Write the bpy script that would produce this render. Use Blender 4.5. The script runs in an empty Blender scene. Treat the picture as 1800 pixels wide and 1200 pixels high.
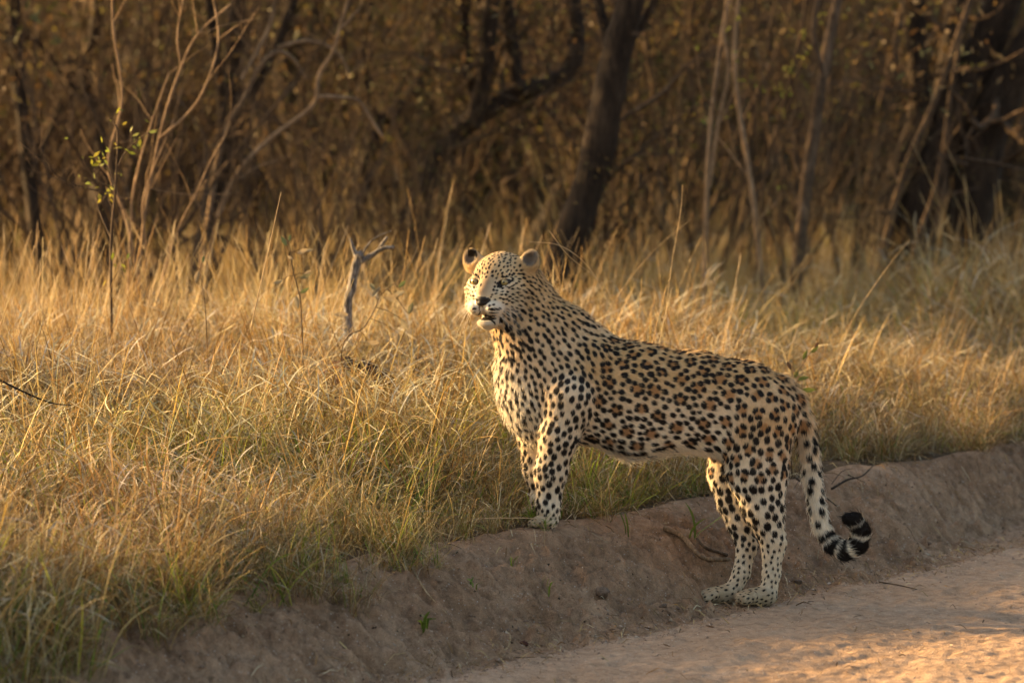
import bpy, math, random
import numpy as np
from mathutils import Vector

# ------------------------------------------------------------------ camera, light, exposure
scene = bpy.context.scene
COL = scene.collection
CAM_H, FPX, DIST = 1.9, 7525.0, 15.0
PITCH = math.atan(490.0 / 7500.0)
cam_data = bpy.data.cameras.new('camera')
cam_data.sensor_width = 36.0
cam_data.lens = 36.0 * FPX / 1800.0
cam_data.clip_start = 0.5
cam_data.clip_end = 900.0
cam_data.dof.use_dof = True
cam_data.dof.focus_distance = 14.95
cam_data.dof.aperture_fstop = 3.3
cam = bpy.data.objects.new('camera', cam_data)
cam.location = (0, 0, CAM_H)
cam.rotation_euler = (math.radians(90) - PITCH, 0, 0)
COL.objects.link(cam)
scene.camera = cam

SUN_EL, SUN_AZ = math.radians(16.0), math.radians(-68.0)      # azimuth clockwise from +Y
world = bpy.data.worlds.new('World')
scene.world = world
world.use_nodes = True
wn = world.node_tree.nodes
wl = world.node_tree.links
for n in list(wn):
    wn.remove(n)
sky = wn.new('ShaderNodeTexSky')
sky.sky_type = 'NISHITA'
sky.sun_disc = False
sky.sun_elevation = SUN_EL
sky.sun_rotation = SUN_AZ
sky.dust_density = 4.0
sky.ozone_density = 0.6
sky.air_density = 1.0
bg = wn.new('ShaderNodeBackground')
bg.inputs['Strength'].default_value = 0.095
wo = wn.new('ShaderNodeOutputWorld')
wl.new(sky.outputs[0], bg.inputs['Color'])
wl.new(bg.outputs[0], wo.inputs['Surface'])

sun_data = bpy.data.lights.new('sun', 'SUN')
sun_data.energy = 5.0
sun_data.angle = math.radians(0.6)
sun_data.color = (1.0, 0.67, 0.315)
sun = bpy.data.objects.new('sun', sun_data)
sdir = Vector((math.sin(SUN_AZ) * math.cos(SUN_EL), math.cos(SUN_AZ) * math.cos(SUN_EL), math.sin(SUN_EL)))
sun.rotation_euler = (-sdir).to_track_quat('-Z', 'Y').to_euler()
COL.objects.link(sun)

vs = scene.view_settings
vs.view_transform = 'Standard'
vs.look = 'None'
vs.exposure = 1.95
vs.gamma = 1.0
vs.use_curve_mapping = False
vs.use_white_balance = True
vs.white_balance_temperature = 7300
vs.white_balance_tint = 10
scene.render.engine = 'CYCLES'
scene.cycles.max_bounces = 6
scene.cycles.diffuse_bounces = 3
scene.cycles.glossy_bounces = 2
scene.cycles.transmission_bounces = 3
scene.cycles.transparent_max_bounces = 4
scene.cycles.use_denoising = True
scene.cycles.sample_clamp_indirect = 6.0

R = np.random.RandomState(7)
random.seed(7)

# ------------------------------------------------------------------ helpers
def at(px, py, Y):
    """point of the place seen at (px, py) of the 1800 x 1200 photograph, Y metres ahead"""
    a = PITCH + math.atan((py - 600.0) / FPX)
    z = CAM_H - Y * math.tan(a)
    ax = Y * math.cos(PITCH) + (CAM_H - z) * math.sin(PITCH)
    return np.array([(px - 900.0) / FPX * ax, Y, z])

def hash01(ix, iy, iz=0, seed=0):
    h = (ix.astype(np.int64) * 374761393 + iy.astype(np.int64) * 668265263 + np.asarray(iz).astype(np.int64) * 2147483647 + seed * 974711) & 0xFFFFFFFF
    h = ((h ^ (h >> 13)) * 1274126177) & 0xFFFFFFFF
    h = (h ^ (h >> 16)) & 0xFFFFFF
    return h.astype(np.float64) / 0xFFFFFF

def noise2(x, y, seed=0):
    x = np.asarray(x, float); y = np.asarray(y, float)
    ix, iy = np.floor(x), np.floor(y)
    fx, fy = x - ix, y - iy
    fx = fx * fx * (3 - 2 * fx); fy = fy * fy * (3 - 2 * fy)
    a = hash01(ix, iy, 0, seed); b = hash01(ix + 1, iy, 0, seed)
    c = hash01(ix, iy + 1, 0, seed); d = hash01(ix + 1, iy + 1, 0, seed)
    return (a * (1 - fx) + b * fx) * (1 - fy) + (c * (1 - fx) + d * fx) * fy * 1.0 - 0.5

def fbm2(x, y, octv=4, seed=0, gain=0.5):
    t = 0; a = 1.0
    for o in range(octv):
        t = t + a * noise2(x * 2 ** o + 13.7 * o, y * 2 ** o - 7.1 * o, seed + o)
        a *= gain
    return t

def noise3(p, s, seed=0):
    q = p / s
    i = np.floor(q); f = q - i; f = f * f * (3 - 2 * f)
    r = 0
    for dx in (0, 1):
        for dy in (0, 1):
            for dz in (0, 1):
                w = (f[:, 0] if dx else 1 - f[:, 0]) * (f[:, 1] if dy else 1 - f[:, 1]) * (f[:, 2] if dz else 1 - f[:, 2])
                r = r + w * hash01(i[:, 0] + dx, i[:, 1] + dy, i[:, 2] + dz, seed)
    return r - 0.5

def sstep(a, b, x):
    t = np.clip((x - a) / (b - a), 0, 1)
    return t * t * (3 - 2 * t)

def mesh_np(name, verts, faces, mat=None, col=None, smooth=False, mats=None, mat_idx=None):
    """faces: (n,3) or (n,4) int array, or a list of such arrays"""
    me = bpy.data.meshes.new(name)
    if not isinstance(faces, (list, tuple)):
        faces = [faces]
    faces = [np.asarray(f, np.int32) for f in faces if len(f)]
    nl = sum(f.size for f in faces); nf = sum(len(f) for f in faces)
    me.vertices.add(len(verts)); me.loops.add(nl); me.polygons.add(nf)
    me.vertices.foreach_set('co', np.asarray(verts, np.float32).ravel())
    me.loops.foreach_set('vertex_index', np.concatenate([f.ravel() for f in faces]))
    tot = np.concatenate([np.full(len(f), f.shape[1], np.int32) for f in faces])
    st = np.concatenate([[0], np.cumsum(tot)[:-1]]).astype(np.int32)
    me.polygons.foreach_set('loop_start', st)
    if smooth:
        me.polygons.foreach_set('use_smooth', np.ones(nf, bool))
    if col is not None:
        c = np.ones((len(verts), 4), np.float32); c[:, :3] = col
        a = me.color_attributes.new('col', 'FLOAT_COLOR', 'POINT')
        a.data.foreach_set('color', c.ravel())
    if mat is not None:
        me.materials.append(mat)
    if mats:
        for m in mats:
            me.materials.append(m)
        me.polygons.foreach_set('material_index', np.asarray(mat_idx, np.int32))
    me.update(calc_edges=True)
    return me

def link(name, data, parent=None, loc=None):
    o = bpy.data.objects.new(name, data)
    COL.objects.link(o)
    if parent is not None:
        o.parent = parent
    if loc is not None:
        o.location = loc
    return o

def tag(o, label=None, category=None, group=None, kind=None):
    if label: o['label'] = label
    if category: o['category'] = category
    if group: o['group'] = group
    if kind: o['kind'] = kind
    return o

def empty(name, loc=(0, 0, 0), **k):
    o = link(name, None, None, loc)
    o.empty_display_size = 0.1
    return tag(o, **k)

class NT:
    """small helper for node materials"""
    def __init__(self, name):
        self.m = bpy.data.materials.new(name)
        self.m.use_nodes = True
        self.t = self.m.node_tree
        self.t.nodes.clear()
        self.out = self.t.nodes.new('ShaderNodeOutputMaterial')
    def n(self, kind, **props):
        nd = self.t.nodes.new(kind)
        ins = props.pop('ins', {})
        for k, v in props.items():
            setattr(nd, k, v)
        for k, v in ins.items():
            if isinstance(v, bpy.types.NodeSocket):
                self.t.links.new(v, nd.inputs[k])
            else:
                nd.inputs[k].default_value = v
        return nd
    def surf(self, sock):
        self.t.links.new(sock, self.out.inputs['Surface'])
        return self.m
    def noise(self, scale, detail=4, rough=0.55, vec=None, dist=0.0):
        nd = self.n('ShaderNodeTexNoise', ins={'Scale': scale, 'Detail': detail, 'Roughness': rough, 'Distortion': dist})
        if vec is not None:
            self.t.links.new(vec, nd.inputs['Vector'])
        return nd
    def ramp(self, fac, stops):
        nd = self.n('ShaderNodeValToRGB')
        self.t.links.new(fac, nd.inputs['Fac'])
        e = nd.color_ramp.elements
        while len(e) < len(stops):
            e.new(0.5)
        for el, (p, c) in zip(e, stops):
            el.position = p
            el.color = (c[0], c[1], c[2], 1) if len(c) == 3 else c
        return nd.outputs['Color']
    def mix(self, fac, a, b, mode='MIX'):
        nd = self.n('ShaderNodeMix', data_type='RGBA', blend_type=mode)
        for key, v in ((0, fac), (6, a), (7, b)):
            if isinstance(v, bpy.types.NodeSocket):
                self.t.links.new(v, nd.inputs[key])
            else:
                nd.inputs[key].default_value = v if key == 0 else (v[0], v[1], v[2], 1)
        return nd.outputs[2]

def leafy_mat(name, trans=0.35, rough=0.7, instancer_tint=False, bump=False):
    """thin plant matter that lets low sun through; the colour is on the mesh"""
    t = NT(name)
    c = t.n('ShaderNodeAttribute', attribute_name='col').outputs['Color']
    if instancer_tint:
        a = t.n('ShaderNodeAttribute', attribute_name='tint', attribute_type='INSTANCER')
        c = t.mix(1.0, c, a.outputs['Color'], 'MULTIPLY')
    d = t.n('ShaderNodeBsdfPrincipled', ins={'Base Color': c, 'Roughness': rough, 'Specular IOR Level': 0.25})
    tr = t.n('ShaderNodeBsdfTranslucent', ins={'Color': c})
    mx = t.n('ShaderNodeMixShader', ins={0: trans, 1: d.outputs[0], 2: tr.outputs[0]})
    return t.surf(mx.outputs[0])

# ------------------------------------------------------------------ the lie of the land
UD = np.array([0.523, 0.852]); UD /= np.linalg.norm(UD)        # along the road
ND = np.array([-UD[1], UD[0]])                                  # from the road into the grass
P0 = np.array([0.06, 14.9])                                     # a point on the lip of the bank

def su(x, y):
    dx, dy = x - P0[0], y - P0[1]
    return dx * ND[0] + dy * ND[1], dx * UD[0] + dy * UD[1]

def H_su(s, u):
    lip = 0.07 * noise2(u * 0.9, u * 0 + 3.1, 5) + 0.05 * noise2(u * 3.1, u * 0 + 9.1, 6)
    foot = 0.08 * noise2(u * 0.8, u * 0 + 5.1, 8) + 0.04 * noise2(u * 4.0, u * 0, 9)
    foot = foot - 0.31 * sstep(0.9, 3.5, u)
    t = (s + foot + 0.68) / (0.64 - lip + foot)
    tc = np.clip(t, 0, 1)
    prof = np.where(tc < 0.5, 0.5 * (2 * tc) ** 1.35, 1 - 0.5 * (2 - 2 * tc) ** 1.25)
    h = 0.275 * prof
    face = np.exp(-((t - 0.5) / 0.42) ** 4)                    # where the bank face is
    rill = np.abs(noise2(u * 9.0 + s * 1.5, s * 1.8 + u * 0.4, 11)) + 0.5 * np.abs(noise2(u * 21.0, s * 4.0, 12))
    crk = np.clip(0.10 - np.abs(noise2(u * 6.0 + s * 2.0, s * 2.2 - u * 0.6, 14)), 0, 1) * 10
    crk2 = np.clip(0.09 - np.abs(noise2(u * 13.0 - s * 3.0, s * 5.0 + u, 15)), 0, 1) * 11
    msk = sstep(-0.15, 0.2, noise2(u * 1.7, s * 3.0, 16))
    h = h - face * (0.034 * crk + 0.020 * crk2) * (0.35 + 0.65 * msk)
    h = h - face * 0.075 * (rill - 0.25)
    h = h + face * 0.055 * fbm2(u * 13, s * 10, 4, 21, 0.66) - face * 0.13 * np.clip(fbm2(u * 10, s * 6.5, 3, 23) - 0.24, 0, 1)
    clod = np.clip(fbm2(u * 26, s * 24, 2, 31) - 0.28, 0, 1)
    base = np.exp(-((t - 0.06) / 0.16) ** 2)
    h = h + (face * 0.8 + base * 1.4) * clod * 0.07
    road = 1 - sstep(-0.10, 0.10, t)
    h = h + road * (0.012 * fbm2(u * 1.2, s * 3.0, 3, 41) + 0.014 * fbm2(u * 8, s * 14, 4, 43) + 0.005 * noise2(u * 45, s * 45, 44))
    rut = np.exp(-((s + 1.55) / 0.22) ** 2) + np.exp(-((s + 3.1) / 0.25) ** 2)
    h = h - road * rut * 0.012 * (1 + 0.5 * noise2(u * 6, s * 2, 45))
    h = h + road * rut * 0.004 * np.sin(u * 2 * math.pi / 0.055 + s * 9) * (noise2(u * 2, s * 5, 46) > -0.05)
    plateau = sstep(0.8, 1.3, t)
    h = h + plateau * (0.05 * fbm2(u * 1.3, s * 1.3, 3, 51) + 0.02 * fbm2(u * 6, s * 6, 2, 52))
    h = h + 0.13 * sstep(0.15, 3.0, s) - 0.10 * sstep(5.0, 9.0, s)
    wq = np.exp(-((s + 0.585) / 0.13) ** 4 - ((u - 0.43) / 0.20) ** 4)     # pressed flat under the hind paws
    h = h * (1 - wq) + wq * (-0.007 + 0.002 * noise2(u * 30, s * 30, 71))
    wq = np.exp(-((s + 0.02) / 0.11) ** 4 - ((u - 0.06) / 0.14) ** 4)       # and under the front ones
    h = h * (1 - wq) + wq * (0.272 + 0.10 * (s + 0.05) + 0.003 * noise2(u * 30, s * 30, 72))
    far = np.clip(s - 30, 0, None)
    h = h + np.minimum(far * 0.09, 9.0) * (1 + 0.3 * noise2(u * 0.04, s * 0.04, 61))
    return h

def H(x, y):
    s, u = su(np.asarray(x, float), np.asarray(y, float))
    return H_su(s, u)
# ------------------------------------------------------------------ ground, bank and road
def axis(lo, hi, f0, f1, step, grow=1.18):
    a = list(np.arange(f0, f1 + 1e-6, step))
    d = step
    x = a[-1]
    while x < hi:
        d = min(d * grow, 14); x += d; a.append(x)
    d = step; x = a[0]; pre = []
    while x > lo:
        d = min(d * grow, 14); x -= d; pre.append(x)
    return np.array(pre[::-1] + a)

ua = axis(-260, 420, -2.8, 5.6, 0.010)
sa_all = axis(-260, 400, -2.5, 0.25, 0.010)
S_ROAD, S_LIP = -0.70, 0.0
i_road = int(np.argmin(np.abs(sa_all - S_ROAD))); i_lip = int(np.argmin(np.abs(sa_all - S_LIP)))

def sheet(name, i0, i1, mat, kind='structure', ustep=1):
    sa = sa_all[i0:i1 + 1]
    U, S = np.meshgrid(ua, sa, indexing='ij')
    Z = H_su(S, U)
    X = P0[0] + S * ND[0] + U * UD[0]; Y = P0[1] + S * ND[1] + U * UD[1]
    V = np.stack([X.ravel(), Y.ravel(), Z.ravel()], 1)
    nu, ns = U.shape
    idx = np.arange(nu * ns).reshape(nu, ns)
    F = np.stack([idx[:-1, :-1], idx[1:, :-1], idx[1:, 1:], idx[:-1, 1:]], -1).reshape(-1, 4)[:, ::1]
    o = link(name, mesh_np(name, V, F, mat, smooth=True))
    return tag(o, kind=kind)

def dirt_mat(name, c_dark, c_mid, c_light, bumpk=1.0, litter=0.0, streak=0.0):
    t = NT(name)
    g = t.n('ShaderNodeNewGeometry').outputs['Position']
    big = t.noise(1.6, 5, 0.6, g, 0.4).outputs['Fac']
    mid = t.noise(22, 5, 0.65, g).outputs['Fac']
    fine = t.noise(260, 3, 0.7, g).outputs['Fac']
    grit = t.n('ShaderNodeTexVoronoi', ins={'Scale': 150.0, 'Vector': g})
    base = t.ramp(big, [(0.32, c_dark), (0.52, c_mid), (0.72, c_light)])
    v = t.ramp(mid, [(0.3, (0.62, 0.60, 0.58)), (0.7, (1.25, 1.24, 1.22))])
    base = t.mix(0.9, base, v, 'MULTIPLY')
    v2 = t.ramp(fine, [(0.35, (0.72, 0.70, 0.68)), (0.65, (1.22, 1.21, 1.2))])
    base = t.mix(0.8, base, v2, 'MULTIPLY')
    if streak:
        mp = t.n('ShaderNodeMapping', ins={'Vector': g, 'Rotation': (0, 0, -math.atan2(UD[1], UD[0])), 'Scale': (1.0, 0.22, 0.5)})
        st = t.noise(16, 5, 0.7, mp.outputs[0], 0.8).outputs['Fac']
        base = t.mix(streak, base, t.ramp(st, [(0.30, (0.40, 0.36, 0.33)), (0.45, (0.88, 0.86, 0.84)), (0.70, (1.25, 1.22, 1.18))]), 'MULTIPLY')
    # pale quartz grains
    gr = t.n('ShaderNodeSeparateColor', ins={0: grit.outputs['Color']})
    m1 = t.n('ShaderNodeMath', operation='GREATER_THAN', ins={0: gr.outputs[0], 1: 0.955})
    m2 = t.n('ShaderNodeMath', operation='LESS_THAN', ins={0: grit.outputs['Distance'], 1: 0.33})
    m3 = t.n('ShaderNodeMath', operation='MULTIPLY', ins={0: m1.outputs[0], 1: m2.outputs[0]})
    base = t.mix(m3.outputs[0], base, (0.55, 0.47, 0.40))
    md = t.n('ShaderNodeMath', operation='LESS_THAN', ins={0: gr.outputs[1], 1: litter})
    base = t.mix(md.outputs[0], base, (0.06, 0.038, 0.025))
    b1 = t.n('ShaderNodeBump', ins={'Strength': 0.9, 'Distance': 0.010 * bumpk, 'Height': mid})
    b2 = t.n('ShaderNodeBump', ins={'Strength': 0.8, 'Distance': 0.0035 * bumpk, 'Height': fine, 'Normal': b1.outputs[0]})
    b3 = t.n('ShaderNodeBump', ins={'Strength': 0.5, 'Distance': 0.003, 'Height': grit.outputs['Distance'], 'Normal': b2.outputs[0]})
    p = t.n('ShaderNodeBsdfPrincipled', ins={'Base Color': base, 'Roughness': 0.92, 'Specular IOR Level': 0.15, 'Normal': b3.outputs[0]})
    return t.surf(p.outputs[0])

road_mat = dirt_mat('sandy_road', (0.33, 0.225, 0.148), (0.40, 0.275, 0.185), (0.46, 0.325, 0.225), 1.3)
bank_mat = dirt_mat('bank_earth', (0.30, 0.188, 0.116), (0.395, 0.256, 0.162), (0.49, 0.335, 0.222), 3.0, 0.002, 0.62)
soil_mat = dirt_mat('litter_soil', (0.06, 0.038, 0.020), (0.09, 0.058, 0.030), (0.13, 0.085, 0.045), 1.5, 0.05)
sheet('dirt_road', 0, i_road, road_mat)
sheet('earth_bank', i_road, i_lip, bank_mat)
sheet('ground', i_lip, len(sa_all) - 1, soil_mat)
# ------------------------------------------------------------------ leopard
# modelled in its own frame (x right, d away, y down; 1 unit = 2 mm) as one blended solid
LSC = 500.0
def L2W(p):
    p = np.asarray(p, float)
    return np.stack([(p[..., 0] - 900.0) / LSC, DIST + p[..., 1] / LSC, 1.9 - (p[..., 2] - 110.0) / LSC], -1)
# points are stored (x, d, y)
EYEF = 34.8
HC = np.array([877.0, -8.0, 500.0]); HTH = math.radians(24)
hs, hc = math.sin(HTH), math.cos(HTH)
HR = np.array([[hc, -hs, 0.0], [-hs, -hc, 0.0], [0.0, 0.0, -1.0]])       # rows: r, f, u axes in (x, d, y)
def hp(r, f, u):
    return HC + r * HR[0] + f * HR[1] + u * HR[2]

PR = []
def cone(a, b, ra, rb, kd=1.0, k=14, tagn='body', flow=(1, 0, 0.25), sub=False, head=False):
    if head:
        a, b = hp(*a), hp(*b)
    else:
        a = np.array([a[0], a[1], a[2]], float); b = np.array([b[0], b[1], b[2]], float)
    PR.append(dict(t='c', a=a, b=b, ra=ra, rb=rb, kd=kd, k=k, tag=tagn, flow=np.array(flow, float), sub=sub))
def ell(c, rad, k=8, tagn='head', flow=None, sub=False, head=True, tilt=0.0):
    c = hp(*c) if head else np.array(c, float)
    Rm = HR if head else np.array([[1., 0, 0], [0, 1., 0], [0, 0, 1.]])
    if tilt:                                              # turn about the f axis
        ct, st = math.cos(tilt), math.sin(tilt)
        Rm = np.array([Rm[0] * ct + Rm[2] * st, Rm[1], -Rm[0] * st + Rm[2] * ct])
    PR.append(dict(t='e', c=c, R=Rm, rad=np.array(rad, float), k=k, tag=tagn, flow=flow, sub=sub))

def chain(pts, kd=1.0, k=12, tagn='body', flow=None):
    for p, q in zip(pts[:-1], pts[1:]):
        a, b = np.array(p[:3], float), np.array(q[:3], float)
        fl = flow if flow is not None else (b - a) / np.linalg.norm(b - a)
        cone(a, b, p[3], q[3], kd, k, tagn, fl)

# torso (x, d, y, radius)
cone((962, 0, 684), (1005, 0, 680), 85, 92, 0.72, 20, 'chest', (0.45, 0, 1.0))
cone((1005, 0, 680), (1120, 0, 702), 93, 97, 0.76, 22, 'flank', (1, 0, 0.35))
cone((1120, 0, 702), (1222, 0, 706), 97, 85, 0.76, 22, 'flank', (1, 0, 0.35))
cone((1222, 0, 706), (1310, 0, 724), 85, 86, 0.74, 22, 'flank', (1, 0, 0.35))
cone((1310, 0, 724), (1350, 0, 732), 86, 62, 0.78, 22, 'rump', (0.8, 0, 0.8))
cone((1112, 0, 745), (1180, 0, 740), 55, 46, 0.8, 16, 'belly', (1, 0, 0.1))
# shoulder blades and muscle
cone((1044, -38, 634), (1002, -54, 702), 37, 50, 0.70, 15, 'shoulder', (0.35, 0, 1))
cone((1050, 30, 628), (990, 40, 700), 40, 52, 0.75, 22, 'shoulder', (0.35, 0, 1))
cone((1000, 0, 578), (1062, 0, 638), 42, 44, 0.8, 22, 'neck', (0.75, 0, 0.5))
cone((930, 0, 735), (950, 0, 745), 34, 40, 0.9, 18, 'chest', (0.2, 0, 1.0))
# neck
cone((902, 8, 516), (950, 4, 600), 62, 73, 0.85, 18, 'neck', (0.65, 0, 0.75))
cone((950, 4, 600), (985, 0, 668), 73, 88, 0.82, 22, 'neck', (0.55, 0, 0.85))
cone((925, -4, 650), (945, 0, 700), 52, 60, 0.8, 20, 'chest', (0.1, 0, 1))
# near foreleg, far foreleg
chain([(1002, -54, 692, 46), (982, -54, 760, 34), (968, -47, 825, 28), (963, -42, 884, 20.5), (965, -42, 909, 18)], 0.9, 13, 'foreleg')
chain([(965, 28, 700, 55), (938, 32, 775, 26), (942, 32, 827, 22.5), (950, 30, 878, 18), (950, 28, 896, 17)], 0.9, 12, 'foreleg')
# near hind leg, far hind leg
chain([(1330, -28, 735, 66), (1330, -34, 825, 53)], 0.72, 20, 'thigh')
chain([(1330, -34, 825, 53), (1340, -32, 888, 37)], 0.78, 14, 'thigh')
chain([(1340, -32, 888, 37), (1358, -27, 948, 22)], 0.85, 10, 'shank')
chain([(1358, -27, 948, 22), (1356, -24, 1005, 16), (1350, -24, 1043, 16)], 0.95, 8, 'foot')
cone((1368, -26, 955), (1366, -25, 968), 12, 10, 1, 10, 'foot', (-0.1, 0, 1))
chain([(1300, 28, 760, 60), (1284, 34, 836, 37)], 0.75, 16, 'thigh')
chain([(1284, 34, 836, 37), (1291, 32, 885, 28)], 0.85, 12, 'thigh')
chain([(1291, 32, 885, 28), (1304, 26, 925, 22.5), (1315, 20, 962, 19)], 0.9, 9, 'shank')
chain([(1315, 20, 962, 19), (1305, 13, 1010, 15), (1288, 10, 1044, 15.5)], 0.95, 8, 'foot')
# paws: palm, then toes
def paw(c, dirx, n_d, s=1.0, y=0):
    cx, cd, cy = c
    cone((cx, cd, cy), (cx + 20 * dirx * s, cd - 3, cy + 2), 14.5 * s, 12 * s, 1.0, 7, 'paw', (dirx, 0, 0.05))
    for j, off in enumerate((-17, -6, 6, 16)):
        fx = cx + dirx * s * (33 - 0.9 * abs(off - 0) * 0.6)
        cone((fx - 8 * dirx, cd + off * s * 0.8, cy - 0.5), (fx + 5 * dirx, cd + off * s, cy + 4.5), 8.6 * s, 8.0 * s, 1.0, 2.6, 'paw', (dirx, 0, 0.2))
paw((1345, -26, 1045), -1, -1, 1.32)
paw((1279, 8, 1046), -1, -1, 1.25)
paw((960, -44, 911), -0.8, -1, 0.92)
paw((948, 28, 897), -0.8, -1, 0.88)
# tail
TAIL = [(1372, 4, 684, 26), (1396, 2, 706, 19), (1412, 0, 745, 17.5), (1421, -2, 790, 16.5), (1429, -4, 845, 15), (1437, -6, 895, 14), (1446, -8, 930, 13.5), (1462, -10, 956, 14),
        (1486, -12, 968, 15), (1508, -14, 956, 15.5), (1513, -16, 932, 14.5), (1502, -17, 914, 13), (1491, -18, 911, 10)]
chain(TAIL, 1.0, 7, 'tail')
# head (r, f, u)
def both(fn, c, *a, **k):
    for sgn in (-1, 1):
        fn((c[0] * sgn,) + tuple(c[1:]), *a, **k)
ell((0, -14, 16), (47, 47, 43), 10)
ell((0, 15, 26), (37, 28, 24), 10)
both(ell, (22, 31, 20), (14, 13, 8), 7)
both(ell, (27, 29, 4), (17, 18.5, 15), 8)
both(ell, (38, 10, -6), (19, 26, 24), 9)
both(ell, (33, 10, -31), (22, 30, 23), 10)
both(ell, (21, 36, -20), (19, 26, 20), 9)
both(ell, (37, -12, -28), (22, 26, 30), 10)
cone((0, 30, 12), (0, 62, -15), 20, 16.5, 1, 9, 'head', head=True)
both(ell, (16, 55, -37), (18, 22, 15.5), 5, 'muzzle')
ell((0, 70, -27), (13, 9, 8.5), 4, 'nose')
ell((0, 73, -21.5), (15.5, 6, 3.8), 3, 'nose')
ell((0, 50, -64.0), (18.5, 17, 8.6), 7, 'chin')
cone((0, 46, -65), (0, 8, -48), 13, 27, 1, 6, 'chin', head=True)
# ears
for sg in (-1, 1):
    ell((57 * sg, -10, 44), (14.5, 7.2, 16.5), 4, 'ear', tilt=-0.30 * sg)
    ell((48 * sg, -11, 33), (19, 13, 17), 11, 'ear')
for sg in (-1, 1):
    ell((57.5 * sg, -3, 46), (10.5, 6.5, 12.5), 2.5, 'earhole', sub=True, tilt=-0.30 * sg)
for sg in (-1, 1):
    ell((28.5 * sg, 50, 6.6), (9.6, 14, 4.2), 1.0, 'eyehole', sub=True, tilt=-0.16 * sg)
ell((0, 68, -54.0), (17, 24, 2.3), 1.5, 'mouth', sub=True)
cone((8, 74, -54), (32, 44, -63), 1.9, 1.8, 1, 1.5, 'mouth', sub=True, head=True)
cone((-8, 74, -54), (-32, 44, -63), 1.9, 1.8, 1, 1.5, 'mouth', sub=True, head=True)
cone((0, 82, -33), (0, 80, -48), 1.2, 1.6, 1, 1.5, 'philtrum', sub=True, head=True)
both(ell, (7.5, 80, -25), (3.0, 4, 2.2), 1, 'nostril', sub=True)

def pdist(pr, P):
    if pr['t'] == 'c':
        a, b = pr['a'], pr['b']
        s = np.array([1.0, 1.0 / pr['kd'], 1.0])
        q = (P - a) * s; ab = (b - a) * s
        L2 = float(ab @ ab) + 1e-9
        h = np.clip((q @ ab) / L2, 0, 1)
        return np.sqrt(((q - h[..., None] * ab) ** 2).sum(-1)) - (pr['ra'] * (1 - h) + pr['rb'] * h)
    q = (P - pr['c']) @ pr['R'].T
    k0 = np.sqrt(((q / pr['rad']) ** 2).sum(-1)) + 1e-6
    k1 = np.sqrt(((q / pr['rad'] ** 2) ** 2).sum(-1)) + 1e-6
    return k0 * (k0 - 1) / k1

def pbox(pr):
    if pr['t'] == 'c':
        m = max(pr['ra'], pr['rb'])
        lo = np.minimum(pr['a'], pr['b']) - m; hi = np.maximum(pr['a'], pr['b']) + m
    else:
        m = np.abs(pr['R']).T @ pr['rad']
        lo, hi = pr['c'] - m, pr['c'] + m
    return lo, hi

GS = 1.9
glo = np.array([798.0, -118.0, 418.0]); ghi = np.array([1545.0, 100.0, 1082.0])
gn = np.ceil((ghi - glo) / GS).astype(int) + 1
phi = np.full(gn, 60.0, np.float32)
ax = [glo[i] + GS * np.arange(gn[i]) for i in range(3)]
for pr in PR:
    lo, hi = pbox(pr)
    mg = 4 + 1.6 * pr['k']
    i0 = np.maximum(((lo - mg - glo) / GS).astype(int), 0); i1 = np.minimum(((hi + mg - glo) / GS).astype(int) + 2, gn)
    sl = tuple(slice(i0[i], i1[i]) for i in range(3))
    P = np.stack(np.meshgrid(ax[0][sl[0]], ax[1][sl[1]], ax[2][sl[2]], indexing='ij'), -1)
    d = pdist(pr, P).astype(np.float32)
    cur = phi[sl]
    k = pr['k']
    if not pr['sub']:
        hh = np.maximum(k - np.abs(cur - d), 0) / k
        phi[sl] = np.minimum(cur, d) - hh * hh * k * 0.25
    else:
        dd = -(d + 2.2)
        dd = -d
        hh = np.maximum(k - np.abs(cur - dd), 0) / k
        phi[sl] = np.maximum(cur, dd) + hh * hh * k * 0.25
phi += 1.5                                                # room for the coat
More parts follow.
